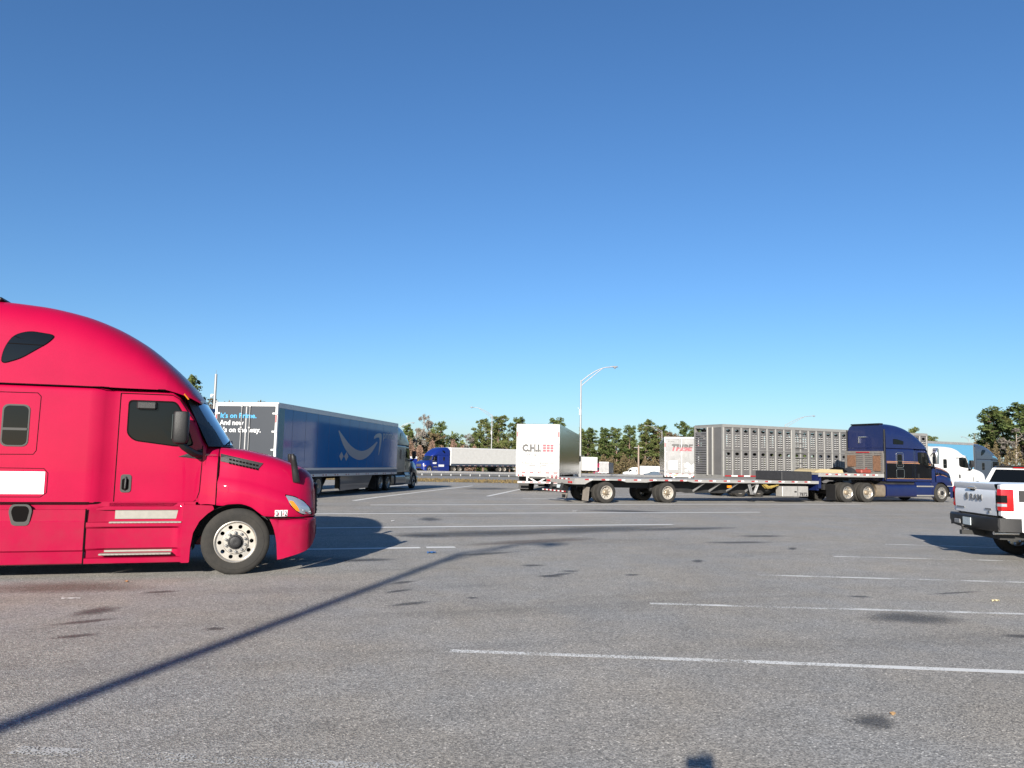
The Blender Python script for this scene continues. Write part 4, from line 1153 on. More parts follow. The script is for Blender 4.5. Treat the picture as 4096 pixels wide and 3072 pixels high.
# --- white trailer with overhead-door lettering, and its tractor
CX, CY = 2.9, 45.9
rx, ryy = rearcorner(CX, CY, AZT)
L2, H2 = 15.6, 4.01
chi = vehicle("box_trailer", "white box trailer with C.H.I. lettering and red squares on its rear doors", "trailer", rx, ryy, AZT, L2)
box_trailer(chi, L2, H2, 2.59, 1.02, side=M['polished'], rear=M['white_rear'], frame=M['white_rear'], top=M['polished'], bottom=M['polished'], ribs=0, axles=(1.6, 2.85), gear=12.3, bogie_white=False)
zt = 2.40
text(chi, "C.H.I.", 0.56, M['ink'], (-0.055, 0.94, zt), (0, -1, 0), (0, 0, 1), bold=0.036, width=1.16, thick=0.003)
for i in range(3):
    for j in range(3):
        MB().bx(-0.052, -0.0455, -0.96 + 0.225 * (2 - i) + 0.02, -0.96 + 0.225 * (2 - i) + 0.205, zt - 0.02 + 0.155 * j, zt - 0.02 + 0.155 * j + 0.125).build("red_square", M['inkred'], chi, 0)
text(chi, "OVERHEAD  DOORS", 0.15, M['gasket'], (-0.055, 0.93, zt - 0.27), (0, -1, 0), (0, 0, 1), width=1.86, thick=0.002, space=1.4)
text(chi, "Arthur, IL", 0.17, M['gasket'], (-0.055, 0.96, zt - 0.76), (0, -1, 0), (0, 0, 1), width=0.66, thick=0.002)
text(chi, "chiohd.com", 0.17, M['gasket'], (-0.055, -0.17, zt - 0.76), (0, -1, 0), (0, 0, 1), width=0.80, thick=0.002)
text(chi, "53244", 0.11, M['inkgrey'], (-0.055, 1.10, zt + 0.98), (0, 0, -1), (0, -1, 0), width=0.55, thick=0.002)
dx, dy = fxw(L2 + 4.3, AZT)
tr2 = vehicle("semi_truck", "white sleeper truck hidden in front of the C.H.I. trailer, one black mirror showing", "truck", rx + dx - 0.45, ryy + dy, AZT, 3)
tractor(tr2, M['white'], M['white'], 'high', drives=(-5.3, -6.62), xb=-3.95, rear_ext=0.2)

# --- weathered steel-doored trailer
TX, TY = at(2796, 59.0), 59.0
rx, ryy = rearcorner(TX, TY, AZT)
tb = vehicle("box_trailer", "weathered metal trailer with TRIBE in black and red letters on its doors", "trailer", rx, ryy, AZT, 15)
H3 = 3.93
box_trailer(tb, 15, H3, 2.59, 1.02, side=M['polished'], rear=M['steelpat'], frame=M['white_rear'], gear=12, bogie_white=False)
text(tb, "TRIBE", 0.66, M['ink'], (-0.056, 0.83, 2.92), (0, -1, 0), (0, 0, 1), bold=0.03, shear=0.28, width=1.62, thick=0.003)
# lower half of each letter is red: the same word again, cut at half height
lo_t = text(tb, "TRIBE", 0.66, M['inkred'], (-0.062, 0.83, 2.92), (0, -1, 0), (0, 0, 1), bold=0.03, shear=0.28, width=1.62, thick=0.001)
import bmesh
bm = bmesh.new(); bm.from_mesh(lo_t.data)
bmesh.ops.bisect_plane(bm, geom=bm.verts[:] + bm.edges[:] + bm.faces[:], plane_co=(0, 0, 3.14), plane_no=(0, 0, 1), clear_outer=True)
bm.to_mesh(lo_t.data); bm.free()
MB().bx(-0.056, -0.0455, 0.30, 0.96, 1.46, 2.12).build("white_placard", M['decalwhite'], tb, 0)
for yc, zc in ((-0.42, 1.78), (-0.72, 1.52), (-1.02, 1.78)):
    MB().prism([(yc, zc - 0.27), (yc + 0.27, zc), (yc, zc + 0.27), (yc - 0.27, zc)], -0.058 + 0.002 * (zc < 1.6), -0.0455, 'x').build("diamond_placard", M['decalwhite'], tb, 0)
MB().bx(-0.056, -0.0455, -0.42, -0.25, 1.32, 1.50).bx(-0.056, -0.0455, -1.10, -0.90, 1.32, 1.46).build("white_placard", M['decalwhite'], tb, 0)
text(tb, "BTI 2344", 0.09, M['ink'], (-0.056, 1.03, 3.58), (0, -1, 0), (0, 0, 1), width=0.44, thick=0.002)
MB().bx(-0.056, -0.0505, 0.36, 0.60, 0.98, 1.06).build("number_plate", M['plate_y'], tb, 0)

# --- punched-side livestock trailer
AZL = 67.0
LX, LY = 11.9, 43.2
rx, ryy = rearcorner(LX, LY, AZL)
LL, HL, fl = 16.2, 4.05, 1.12
ls = vehicle("livestock_trailer", "grey metal livestock trailer with rows of punched air holes behind the flatbed", "trailer", rx, ryy, AZL, LL)
nP = 26; pw = (LL - 0.1) / nP; h = 1.29
def stock_panel(lower):
    holes = []
    for zc in (3.72, 2.42):
        holes.append(circle(pw / 2, zc, 0.085, 10, 1.7))
        for r in range(6):
            for c in (-1, 1):
                holes.append(circle(pw / 2 + c * 0.095, zc - 0.20 - 0.125 * r, 0.042, 6, 1.5))
    return MB().plate([(0.02, fl + 0.05), (pw - 0.02, fl + 0.05), (pw - 0.02, HL - 0.16), (0.02, HL - 0.16)], holes, -0.01, 0.01).mesh("punched_panel", M['stock'], 0)
pm = stock_panel(0)
lips = MB()
for zc in (3.72, 2.42):
    for r in range(6):
        for c in (-1, 1):
            x, z = pw / 2 + c * 0.095, zc - 0.20 - 0.125 * r - 0.042
            lips.prism([(x - 0.055, z - 0.018), (x + 0.055, z - 0.018), (x + 0.045, z + 0.024), (x - 0.045, z + 0.024)], -0.045, 0.0)
lipm = lips.mesh("punched_lip", M['lip'], 0)
rib = MB().cbx(-0.055, 0.055, -0.035, 0.02, fl + 0.02, HL - 0.14, 0.012).mesh("rib", M['stock_l'], 0)
for s in (-1, 1):
    for k in range(nP):
        p = link("punched_panel", pm, ls); p.location = (0.05 + k * pw, s * h, 0)
        if s < 0: link("punched_lip", lipm, p)['kind'] = 'stuff'
    for k in range(nP + 1):
        r_ = link("rib", rib, ls); r_.location = (0.05 + k * pw, s * (h + 0.0), 0)
        if s > 0: r_.rotation_euler = (0, 0, math.pi)
    MB().bx(0.0, LL, *sorted((s * (h - 0.04), s * (h + 0.04))), HL - 0.138, HL).build("top_rail", M['stock_l'], ls, 0)
    MB().bx(-0.02, LL, *sorted((s * (h + 0.037), s * (h + 0.045))), 2.62, 2.66).build("mid_rail", M['stock_l'], ls, 0)
    # lower rail with two wheel arches
    arch = [(0.0, fl + 0.02), (0.0, fl - 0.28)]
    for c in (1.25, 4.85):
        arch += [(c + 0.85 * math.cos(RAD(q)), fl - 0.30 + 0.22 * math.sin(RAD(q))) for q in range(180, -1, -20)] if False else [(c - 0.95, fl - 0.28)] + [(c - 0.7 + 1.4 * q / 8, fl - 0.28 + 0.19 * math.sin(math.pi * q / 8) ** 0.5) for q in range(9)] + [(c + 0.95, fl - 0.28)]
    arch += [(LL, fl - 0.28), (LL, fl + 0.02)]
    lr = MB().prism(arch, *sorted((s * (h - 0.03), s * (h + 0.03)))).build("lower_rail", M['stock'], ls, 0)
    mr, mw = MB(), MB(); tape(mr, mw, 0.1, LL - 0.2, s * (h + 0.037), fl + 0.03, 0.07, 18); 
    mr.build("reflective_tape", M['tape_r'], lr, 0); mw.build("reflective_tape", M['tape_w'], lr, 0)
    for ax in (1.25, 2.55, 4.85): wheel(ls, ax, h - 0.06, s, 0.48, 'drive', M['rim'], nuts=False, dual=True)
wp = MB()
wp.cbx(8 * pw - 0.06, 8 * pw + 0.24, -h - 0.06, -h + 0.02, fl + 0.02, HL - 0.14, 0.015)
for k in range(9): wp.tube([(8 * pw + 0.2, -h - 0.09, fl + 0.3 + k * 0.29), (8 * pw + 0.85, -h - 0.09, fl + 0.3 + k * 0.29)], 0.02, 6)
wp.build("side_ladder", M['stock_l'], ls, 0)
MB().bx(0.0, LL, -h, h, HL, HL + 0.03).build("roof", M['stock_l'], ls, 0)
MB().bx(0.0, LL, -h + 0.03, h - 0.03, fl - 0.06, fl + 0.04).bx(0.4, LL, -h + 0.05, h - 0.05, 2.60, 2.66).bx(0, LL, -0.5, 0.5, 0.7, fl - 0.05).build("deck", M['chassis'], ls, 0)
MB().bx(LL - 0.03, LL + 0.02, -h, h, fl - 0.2, HL - 0.01).build("nose", M['stock_l'], ls, 0)
# rear: slatted half, two posts, plain door
rs_ = MB()
rs_.bx(-0.04, 0.05, -h, h, HL - 0.16, HL - 0.01); rs_.bx(-0.04, 0.05, -h, h, fl - 0.25, fl + 0.12)
rs_.bx(-0.05, 0.06, -h - 0.02, -h + 0.08, fl - 0.25, HL); rs_.bx(-0.05, 0.06, h - 0.08, h + 0.02, fl - 0.25, HL)
for y in (0.05, -0.42): rs_.cbx(-0.10, 0.05, y - 0.06, y + 0.06, fl + 0.05, HL - 0.1, 0.02)
ro = rs_.build("rear_frame", M['stock_l'], ls, 0)
sl = MB().bx(-0.02, 0.0, 0.12, h - 0.09, fl + 0.14, HL - 0.42).mesh("x", None)
for k in range(18):
    z = fl + 0.16 + k * 0.135
    MB().prism([(-0.055, z), (-0.02, z + 0.10), (0.0, z + 0.10), (-0.035, z)], 0.12, h - 0.09).build("slat", M['stock'], ls, 0)
MB().bx(-0.02, 0.02, -h + 0.09, -0.49, fl + 0.13, HL - 0.17).build("door", M['stock'], ls, 0)
MB().bx(-0.03, 0.0, -0.36, 0.0, fl + 0.13, HL - 0.17).build("door", M['stock'], ls, 0)
MB().bx(-0.06, 0.0, -h, h, 0.62, 0.84).build("rear_bumper", M['chassis'], ls, 0)
for s in (-1, 1):
    for q in range(3): MB().lathe([(0.001, 0.03), (0.05, 0.025), (0.055, 0.0)], (-0.06, s * (h - 0.15 - 0.13 * q), 0.74), 'x', 12, -1).build("tail_lamp", M['redlens'], ls)

# --- step-deck flatbed and its blue tractor
AZF = 67.1
rx, ryy = rearcorner(2.65, 32.45, AZF, 2.6)
fb = vehicle("flatbed_trailer", "long step-deck flatbed trailer with spread axles, behind the blue tractor", "trailer", rx, ryy, AZF, 17)
h = 1.30
dk = MB().bx(0.03, 13.5, -h + 0.03, h - 0.03, 0.97, 1.035).bx(13.5, 17.8, -h + 0.03, h - 0.03, 1.36, 1.435)
dko = dk.build("deck", M['deck'], fb, 0)
pl = MB()
for k in range(11): pl.bx(0.04, 13.48, -h + 0.06 + k * 0.228, -h + 0.06 + k * 0.228 + 0.205, 1.036, 1.046)
pl.build("deck_boards", M['deck'], fb, 0)
for s in (-1, 1):
    a, b = sorted((s * (h - 0.03), s * h))
    r1 = MB().prism([(0.0, 1.05), (13.45, 1.05), (13.45, 0.915), (6.1, 0.915), (5.75, 0.97), (4.0, 0.97), (3.6, 0.90), (2.6, 0.90), (2.3, 0.97), (0.9, 0.97), (0.55, 0.80), (0.0, 0.80)], a, b).build("side_rail", M['rail'], fb, 0)
    r2 = MB().bx(13.45, 17.82, a, b, 1.27, 1.45).build("side_rail", M['rail'], fb, 0)
    mr, mw = MB(), MB()
    for k in range(16):
        x = 0.55 + k * 0.80
        y0, y1 = sorted((s * h, s * (h + 0.004)))
        mr.bx(x, x + 0.19, y0, y1, 0.975, 1.03); mw.bx(x + 0.19, x + 0.36, y0, y1, 0.975, 1.03)
    for k in range(6):
        x = 13.9 + k * 0.62
        mr.bx(x, x + 0.19, y0, y1, 1.36, 1.415); mw.bx(x + 0.19, x + 0.36, y0, y1, 1.36, 1.415)
    mr.build("reflective_tape", M['tape_r'], r1, 0); mw.build("reflective_tape", M['tape_w'], r1, 0)
    # main beam with its web, under the deck
    MB().prism([(0.3, 0.95), (13.4, 0.95), (13.9, 1.30), (17.6, 1.34), (17.6, 1.22), (14.6, 1.10), (13.2, 0.50), (12.0, 0.42), (6.2, 0.42), (5.2, 0.62), (0.6, 0.66)], *sorted((s * 0.48, s * 0.55))).build("main_beam", M['chassis'], fb, 0)
    for ax in (1.62, 4.74):
        wheel(fb, ax, h - 0.03, s, 0.46, 'drive', M['rimwhite'], nuts=True, dual=True)
    MB().add([(0.78 + dx_, s * y_, z_) for dx_, y_, z_ in ((0.0, 0.72, 0.68), (0.0, 1.24, 0.68), (-0.06, 1.24, 0.10), (-0.06, 0.72, 0.10), (0.03, 0.72, 0.68), (0.03, 1.24, 0.68), (-0.03, 1.24, 0.10), (-0.03, 0.72, 0.10))],
             [(0, 1, 2, 3), (7, 6, 5, 4), (0, 4, 5, 1), (3, 2, 6, 7), (1, 5, 6, 2), (0, 3, 7, 4)]).build("mud_flap", M['flap'], fb, 0)
    MB().prism([(13.42, 1.05), (13.62, 1.27), (13.62, 0.70), (13.42, 0.70)], *sorted((s * (h - 0.02), s * (h - 0.08)))).build("step_plate", M['blue'], fb, 0)
    for x in (6.6, 7.5, 8.5, 9.6): MB().bar((x, s * 0.55, 0.50), (x + 0.16, s * 1.2, 0.93), 0.05, 0.10).build("outrigger", M['grey'], fb, 0)
MB().prism([(13.40, 0.6), (13.55, 0.6), (13.55, 1.36), (13.40, 1.04)], -1.2, 1.2).build("step_bulkhead", M['blue'], fb, 0)
ax = MB()
for x in (1.62, 4.74):
    ax.tube([(x, -0.95, 0.46), (x, 0.95, 0.46)], 0.07, 8); ax.bx(x - 0.5, x + 0.5, -0.6, -0.5, 0.5, 0.62); ax.bx(x - 0.5, x + 0.5, 0.5, 0.6, 0.5, 0.62)
    ax.lathe([(0.001, 0.16), (0.13, 0.15), (0.15, 0.05), (0.13, -0.15), (0.001, -0.16)], (x - 0.45, -0.55, 0.72), 'z', 14)
ax.bx(5.4, 13.0, -0.45, 0.45, 0.60, 0.95)
ax.build("axle_gear", M['chassis'], fb, 0)
rl = MB().bx(-0.02, 0.04, -h, h, 0.80, 1.05).build("rear_sill", M['rail'], fb, 0)
for s in (-1, 1):
    for q in range(3): MB().lathe([(0.001, 0.02), (0.045, 0.02), (0.055, 0.0)], (-0.02, s * (h - 0.12 - 0.13 * q), 0.88), 'x', 12, -1).build("tail_lamp", M['redlens'], fb)
mr, mw = MB(), MB(); tape(mr, mw, -1.0, 1.0, -0.02, 0.985, 0.05, 5, 'y'); mr.build("reflective_tape", M['tape_r'], rl, 0); mw.build("reflective_tape", M['tape_w'], rl, 0)
gd = MB().bx(-0.28, -0.20, -1.2, 1.2, 0.44, 0.54)
for s in (-1, 1): gd.bar((-0.1, s * 0.5, 0.82), (-0.22, s * 0.5, 0.50), 0.09, 0.09)
gdo = gd.build("underride_guard", M['chassis'], fb, 0)
mr, mw = MB(), MB(); tape(mr, mw, -1.15, 1.15, -0.28, 0.465, 0.05, 6, 'y'); mr.build("reflective_tape", M['tape_r'], gdo, 0); mw.build("reflective_tape", M['tape_w'], gdo, 0)
MB().bx(-0.05, -0.03, -0.16, 0.16, 0.60, 0.74).build("number_plate", M['plate'], fb, 0)
bx_ = MB().cbx(11.22, 12.82, -1.26, -0.80, 0.30, 0.79, 0.02).build("tool_box", M['rail'], fb, 0)
MB().bx(12.15, 12.17, -1.268, -1.255, 0.32, 0.78).build("lid_gap", M['seam'], bx_, 0)
MB().cbx(11.95, 12.08, -1.29, -1.255, 0.50, 0.56, 0.008).build("latch", M['black'], bx_, 0)
text(fb, "7872", 0.22, M['ink'], (12.26, -1.263, 0.335), (1, 0, 0), (0, 0, 1), bold=0.02, width=0.50, thick=0.002).parent = bx_
MB().bx(8.0, 8.22, -1.27, -1.22, 0.70, 0.80).build("side_marker", M['amber'], fb, 0)
for x, L_, z in ((9.2, 0.5, 0.42), (10.1, 0.8, 0.70)):
    tb_ = MB()
    for k in range(9):
        y = -1.15 + random.uniform(-0.08, 0.08); x0 = x + random.uniform(0, 0.2)
        tb_.tube([(x0, y, 0.86), (x0 + L_ * 0.25, y - 0.03, z + random.uniform(-0.05, 0.05)), (x0 + L_ * 0.6, y, z + random.uniform(-0.02, 0.10)), (x0 + L_, y + 0.02, 0.84)], 0.018, 5)
    tb_.build("hanging_chain" if x < 10 else "hanging_straps", M['grey'] if x < 10 else M['strap'], fb, 30)
rk = MB()
rk.bx(17.83, 17.90, -1.22, 1.22, 1.28, 1.55); rk.bx(17.83, 17.90, -1.22, 1.22, 2.50, 2.62)
for y in (-1.19, -0.6, 0.0, 0.6, 1.19): rk.bx(17.835, 17.905, y - 0.05, y + 0.05, 1.55, 2.50)
rko = rk.build("headboard", M['rack'], fb, 0)
for k in range(9): MB().bx(17.845, 17.875, -1.14, 1.14, 1.57 + k * 0.104, 1.655 + k * 0.104).build("headboard_slat", M['rack'], fb, 0)
MB().bx(17.81, 17.829, -1.08, -0.62, 1.60, 2.38).bx(17.81, 17.829, 0.50, 1.05, 1.80, 2.40).build("rusty_chain_rack", M['rust'], fb, 0)
MB().bx(17.80, 17.83, -0.4, 0.45, 2.53, 2.58).build("reflective_tape", M['tape_r'], fb, 0)
# load on the deck
def on_deck(name, label, cat, mb, m):
    o = mb.build(name, m, None, 0)
    tag(o, label, cat)
    o.location = fb.location; o.rotation_euler = fb.rotation_euler
    return o
on_deck("tarp_box", "low black box standing on the flatbed's lower deck at the step", "box", MB().cbx(11.45, 13.35, -0.98, 0.9, 1.052, 1.50, 0.03), M['tarp'])
on_deck("lumber_stack", "pale yellow lumber stack lying on the flatbed's raised front deck", "lumber",
        MB().prism([(13.75, 1.455), (15.7, 1.455), (15.62, 1.62), (14.2, 1.64), (13.9, 1.56)], -0.7, 0.75), M['lumber'])
on_deck("folded_tarp", "crumpled black tarp heaped beside the headboard of the flatbed", "tarp",
        MB().loft([[(15.8 + 0.9 * u, -0.2 + 0.7 * math.cos(a) * (1 - 0.3 * u), 1.46 + 0.30 * (0.55 + 0.45 * math.sin(7 * u + a)) * max(0, math.sin(a))) for a in [math.pi * q / 12 for q in range(13)]] for u in [j / 8 for j in range(9)]]), M['tarp'])
on_deck("red_fuel_can", "small faded red can on the flatbed's front deck next to the headboard", "can",
        MB().cbx(16.6, 17.3, -1.0, -0.55, 1.455, 1.66, 0.05).tube([(17.1, -0.78, 1.66), (17.2, -0.78, 1.74)], 0.03, 8), M['faded_red'])

fdx, fdy = fxw(22.05, AZF)
bt = vehicle("semi_truck", "dark blue and black sleeper truck with gold pinstripes pulling the flatbed", "truck", rx + fdx, ryy + fdy, AZF, 3)
T2 = tractor(bt, M['blue'], M['blue'], 'high', kstyle=True, drives=(-5.3, -6.65), mirror=M['chrome'], skirts=False, rear_ext=0.1, xb=-4.0)
cy2 = T2['cy']
for s in (-1, 1):
    bd = MB()
    for x0, x1 in ((-3.98, -2.13), (-2.12, -1.74), (-1.72, -0.57)):
        k = 6
        for q in range(k):
            xa, xb = x0 + (x1 - x0) * q / k, x0 + (x1 - x0) * (q + 1) / k
            zt_ = lambda x: 2.0 if x < -1.7 else 2.0 - 0.10 * ((x + 1.7) / 1.15) ** 2
            bd.skin([(xa, 1.22), (xb, 1.22), (xb, zt_(xb)), (xa, zt_(xa))], cy2, s, 0.003, 0.006)
    bd.build("black_band", M['blk_paint'], bt, 0)
    hb = MB()
    for q in range(12):
        xa, xb = -0.30 + 1.2 * q / 12, -0.30 + 1.2 * (q + 1) / 12
        zl = lambda x: 1.30 + 0.14 * math.cos((x + 0.1) * 1.9); zu = lambda x: 1.86 - 0.25 * max(0, x + 0.3) * 0.95
        hb.skin([(xa, zl(xa)), (xb, zl(xb)), (xb, zu(xb)), (xa, zu(xa))], hood_y, s, 0.003, 0.006)
    hb.build("black_band", M['blk_paint'], bt, 0)
    gs_ = MB()
    for dz in (0.03, 0.10):
        gs_.groove([(-3.98, 2.0 + dz), (-1.7, 2.0 + dz), (-1.2, 1.98 + dz), (-0.57, 1.90 + dz)], cy2, s, 0.022, 0.008)
        gs_.groove([(-0.30, 1.82 + dz * 0.6), (0.2, 1.72 + dz * 0.6), (0.6, 1.60 + dz * 0.5), (0.85, 1.52 + dz * 0.4)], hood_y, s, 0.016, 0.006)
    gs_.groove([(-3.98, 1.23), (-0.57, 1.23)], cy2, s, 0.014, 0.008)
    gs_.groove([(-0.30, 1.40), (-0.1, 1.45), (0.2, 1.44), (0.5, 1.36)], hood_y, s, 0.014, 0.006)
    gs_.build("gold_pinstripe", M['gold'], bt, 0)
    MB().groove(rrect(-3.30, -2.80, 1.80, 2.56, 0.08) + [(-2.80, 2.48)], cy2, s, 0.018, 0.016).build("hatch_trim", M['chrome'], bt, 0)
    MB().groove(rrect(-3.30, -2.75, 1.26, 1.72, 0.08) + [(-2.75, 1.64)], cy2, s, 0.018, 0.012).build("hatch_trim", M['chrome'], bt, 0)
MB().bx(-4.07, -4.002, -0.03, 0.45, 3.35, 3.39).bx(-4.07, -4.002, 0.41, 0.45, 3.05, 3.34).build("grab_handle", M['chrome'], bt, 0)
MB().cbx(-4.1, -3.8, -0.95, 0.95, 4.0, 4.07, 0.03).build("roof_fairing_trim", M['black'], bt, 0)

# --- white mid-roof tractor and slate tractor with its sky-blue trailer, far right
wx, wy = at(3842, 53.0), 53.0
wt = vehicle("semi_truck", "all-white mid-roof sleeper truck parked behind the white pickup", "truck", wx, wy, 68, 3)
tractor(wt, M['white'], M['white'], 'mid', drives=(-5.6, -6.9), xb=-4.0, rear_ext=0.05)
sx, sy = at(3965, 66.0), 66.0
AZS = 64.0
st_ = vehicle("semi_truck", "slate-grey high-roof truck with a sky-blue eyebrow stripe and smile logo, far right", "truck", sx, sy, AZS, 3)
T3 = tractor(st_, M['slate'], M['slate'], 'high', drives=(-5.3, -6.6), xb=-3.9, rear_ext=0.2)
for s in (-1, 1):
    eb = MB()
    pts = spl([(-1.75, 3.02), (-1.4, 2.98), (-1.15, 2.90), (-0.98, 2.80)])
    for p, q in zip(pts[:-1], pts[1:]): eb.skin([(p[0], p[1] - 0.05), (q[0], q[1] - 0.04), (q[0], q[1] + 0.03), (p[0], p[1] + 0.05)], T3['ry'], s, 0.012, 0.01)
    eb.build("blue_stripe", M['skyblue'], st_, 0)
    sl_ = [(x, z) for x, z in spl([(-1.5, 1.75), (-1.25, 1.58), (-1.0, 1.56), (-0.72, 1.72)]) + spl([(-0.75, 1.76), (-1.0, 1.64), (-1.25, 1.66), (-1.48, 1.80)])]
    MB().prism(sl_, *sorted((s * 1.142, s * 1.151))).build("smile_graphic", M['decalwhite'], st_, 0)
tdx, tdy = fxw(-(4.3 + 14.8), AZS)
sb = vehicle("box_trailer", "trailer with a sky-blue upper side and grey top rail behind the white truck", "trailer", sx + tdx, sy + tdy, AZS, 14.8)
box_trailer(sb, 14.8, 4.05, 2.59, 1.0, side=M['skyblue'], rear=M['slate'], frame=M['galv'], top=M['galv'], gear=12)

# ------------------------------------------------------------------ white pickup leaving at the right edge
PA = 96.0
a = RAD(PA)
pcx, pcy = 9.5 - math.cos(a) * 1.0, 15.0 + math.sin(a) * 1.0
pk = vehicle("pickup_truck", "white pickup with RAM on its tailgate, cut off by the right edge", "pickup", pcx, pcy, PA, 4)
pb = MB()
# bed sides and cab as one lofted body, x = 0 at the tailgate
secs = []
rows = [(0.03, 0.90, 1.50, 0.97), (0.12, 0.86, 1.52, 0.99), (0.4, 0.60, 1.52, 1.00), (0.72, 0.56, 1.52, 1.00), (0.80, 0.75, 1.52, 1.0), (0.92, 0.90, 1.52, 1.0), (1.10, 0.96, 1.52, 1.0), (1.28, 0.96, 1.52, 1.0), (1.48, 0.88, 1.52, 1.0), (1.60, 0.72, 1.52, 1.0),
        (1.68, 0.52, 1.52, 1.0), (1.95, 0.50, 1.52, 1.0), (4.2, 0.50, 1.40, 1.0), (4.35, 0.8, 1.38, 1.0), (4.55, 0.95, 1.36, 1.0), (4.75, 0.98, 1.34, 1.0), (5.0, 0.94, 1.31, 0.99), (5.15, 0.7, 1.27, 0.97), (5.3, 0.55, 1.22, 0.93), (5.45, 0.55, 1.12, 0.86)]
for x, zb, zt_, w in rows:
    q = [(w - 0.05, zb), (w - 0.015, zb + 0.06), (w, zb + (zt_ - zb) * 0.4), (w - 0.005, zt_ - 0.16), (w - 0.03, zt_ - 0.05), (w - 0.06, zt_ - 0.008), (w - 0.10, zt_)]
    if x > 1.95: q += [(0.5, zt_ + (0.05 if x > 3.8 else 0)), (0, zt_ + (0.06 if x > 3.8 else 0))]
    else: q += [(w - 0.12, zt_ - 0.002), (w - 0.12, zt_ - 0.03)]
    secs.append([(x, -y, z) for y, z in q] + ([(x, y, z) for y, z in q[:-1][::-1]] if x > 1.95 else [(x, y, z) for y, z in q[::-1]][1:]))
pb.loft(secs)
pb.build("body", M['pickup_white'], pk, 35)
MB().bx(0.03, 1.96, -0.87, 0.87, 1.44, 1.505).build("bed_cover", M['black'], pk, 0)
tg = MB().loft([[(x, y * 0.845 / 8, z) for y in range(-8, 9)] for x, z in ((0.03, 0.885), (0.005, 0.90), (0.0, 1.0), (-0.012, 1.20), (-0.006, 1.34), (0.012, 1.39), (-0.02, 1.47), (-0.022, 1.515), (0.06, 1.525))]).build("tailgate", M['pickup_white'], pk, 25)
text(pk, "RAM", 0.17, M['grey'], (-0.016, 0.17, 1.17), (0, -1, 0), (0, 0, 1), bold=0.010, width=0.48, thick=0.006).parent = tg
MB().lathe([(0.001, 0.012), (0.065, 0.012), (0.075, 0.0)], (-0.012, 0.31, 1.235), 'x', 20, -1).build("emblem", M['grey'], tg)
MB().cbx(-0.03, 0.0, -0.04, 0.24, 1.385, 1.435, 0.008).build("tailgate_handle", M['chrome'], tg, 0)
MB().cbx(-0.016, 0.01, -0.02, 0.16, 1.355, 1.385, 0.005).build("handle_recess", M['seam'], tg, 0)
MB().bx(-0.012, 0.0, 0.44, 0.78, 0.985, 1.01).build("badge", M['grey'], tg, 0)
MB().bx(-0.010, 0.0, -0.66, -0.42, 1.00, 1.03).bx(-0.010, 0.0, -0.60, -0.53, 0.94, 0.98).build("badge", M['grey'], tg, 0)
for s in (-1, 1):
    tl = MB()
    secs = []
    for z, k in ((1.00, 0.0), (1.03, 1), (1.38, 1), (1.42, 0.0)):
        secs.append([(0.01 - 0.012 * k, s * 0.855, z), (-0.005 - 0.012 * k, s * 0.92, z), (0.03 - 0.01 * k, s * (0.985 + 0.006 * k), z), (0.12, s * (1.0 + 0.010 * k), z), (0.24, s * (1.004 + 0.008 * k), z)])
    tlo = tl.loft(secs).build("tail_lamp", M['redlens'], pk, 30)
    MB().loft([[(-0.015, s * 0.875, z), (-0.020, s * 0.925, z), (0.018, s * 1.0, z), (0.12, s * 1.016, z)] for z in (1.16, 1.30)]).build("lamp_centre", M['glass'], tlo, 30)
    MB().loft([[(-0.014, s * 0.88, z), (-0.019, s * 0.925, z), (0.02, s * 0.998, z), (0.11, s * 1.015, z)] for z in (1.085, 1.14)]).build("reverse_lamp", M['clearlens'], tlo, 30)
for s in (-1, 1): MB().cbx(0.025, 0.12, *sorted((s * 0.85, s * 0.975)), 0.90, 1.50, 0.01).build("rear_post", M['pickup_white'], pk, 0)
bm_ = MB()
secs = []
for y in [k / 12 * 1.0 for k in range(-12, 13)]:
    xo = -0.16 + 0.10 * abs(y) ** 4; zt_ = 0.865
    secs.append([(0.10, y, 0.86), (xo + 0.03, y, zt_), (xo, y, zt_ - 0.03), (xo - 0.005, y, 0.72), (xo + 0.03, y, 0.62), (xo + 0.12, y, 0.585)])
bm_.loft(secs, cap0=True, cap1=True)
bmo = bm_.build("rear_bumper", M['black'], pk, 35)
for s in (-1, 1):
    MB().loft([[(-0.05, s * 0.985, z), (0.0, s * 1.012, z), (0.35, s * 1.022, z), (0.38, s * 1.0, z)] for z in (0.60, 0.86)]).build("bumper_end", M['black'], bmo, 30)
MB().bx(-0.180, -0.165, -0.16, 0.16, 0.66, 0.81).build("number_plate", M['plate'], bmo, 0)
MB().cbx(-0.178, -0.15, 0.30, 0.55, 0.66, 0.75, 0.01).build("bumper_step", M['galv'], bmo, 0)
ht = MB().bx(-0.30, 0.3, -0.05, 0.05, 0.46, 0.55).lathe([(0.001, 0.10), (0.03, 0.085), (0.035, 0.06), (0.018, 0.03), (0.018, -0.02), (0.03, -0.02), (0.03, -0.09), (0.001, -0.09)], (-0.26, 0.0, 0.57), 'z', 12)
ht.build("tow_hitch", M['chassis'], pk, 30)
for s in (-1, 1):
    MB().tube([(0.02, s * 0.66, 0.55), (0.5, s * 0.62, 0.55)], 0.035, 12).build("exhaust_tip", M['chrome'], pk)
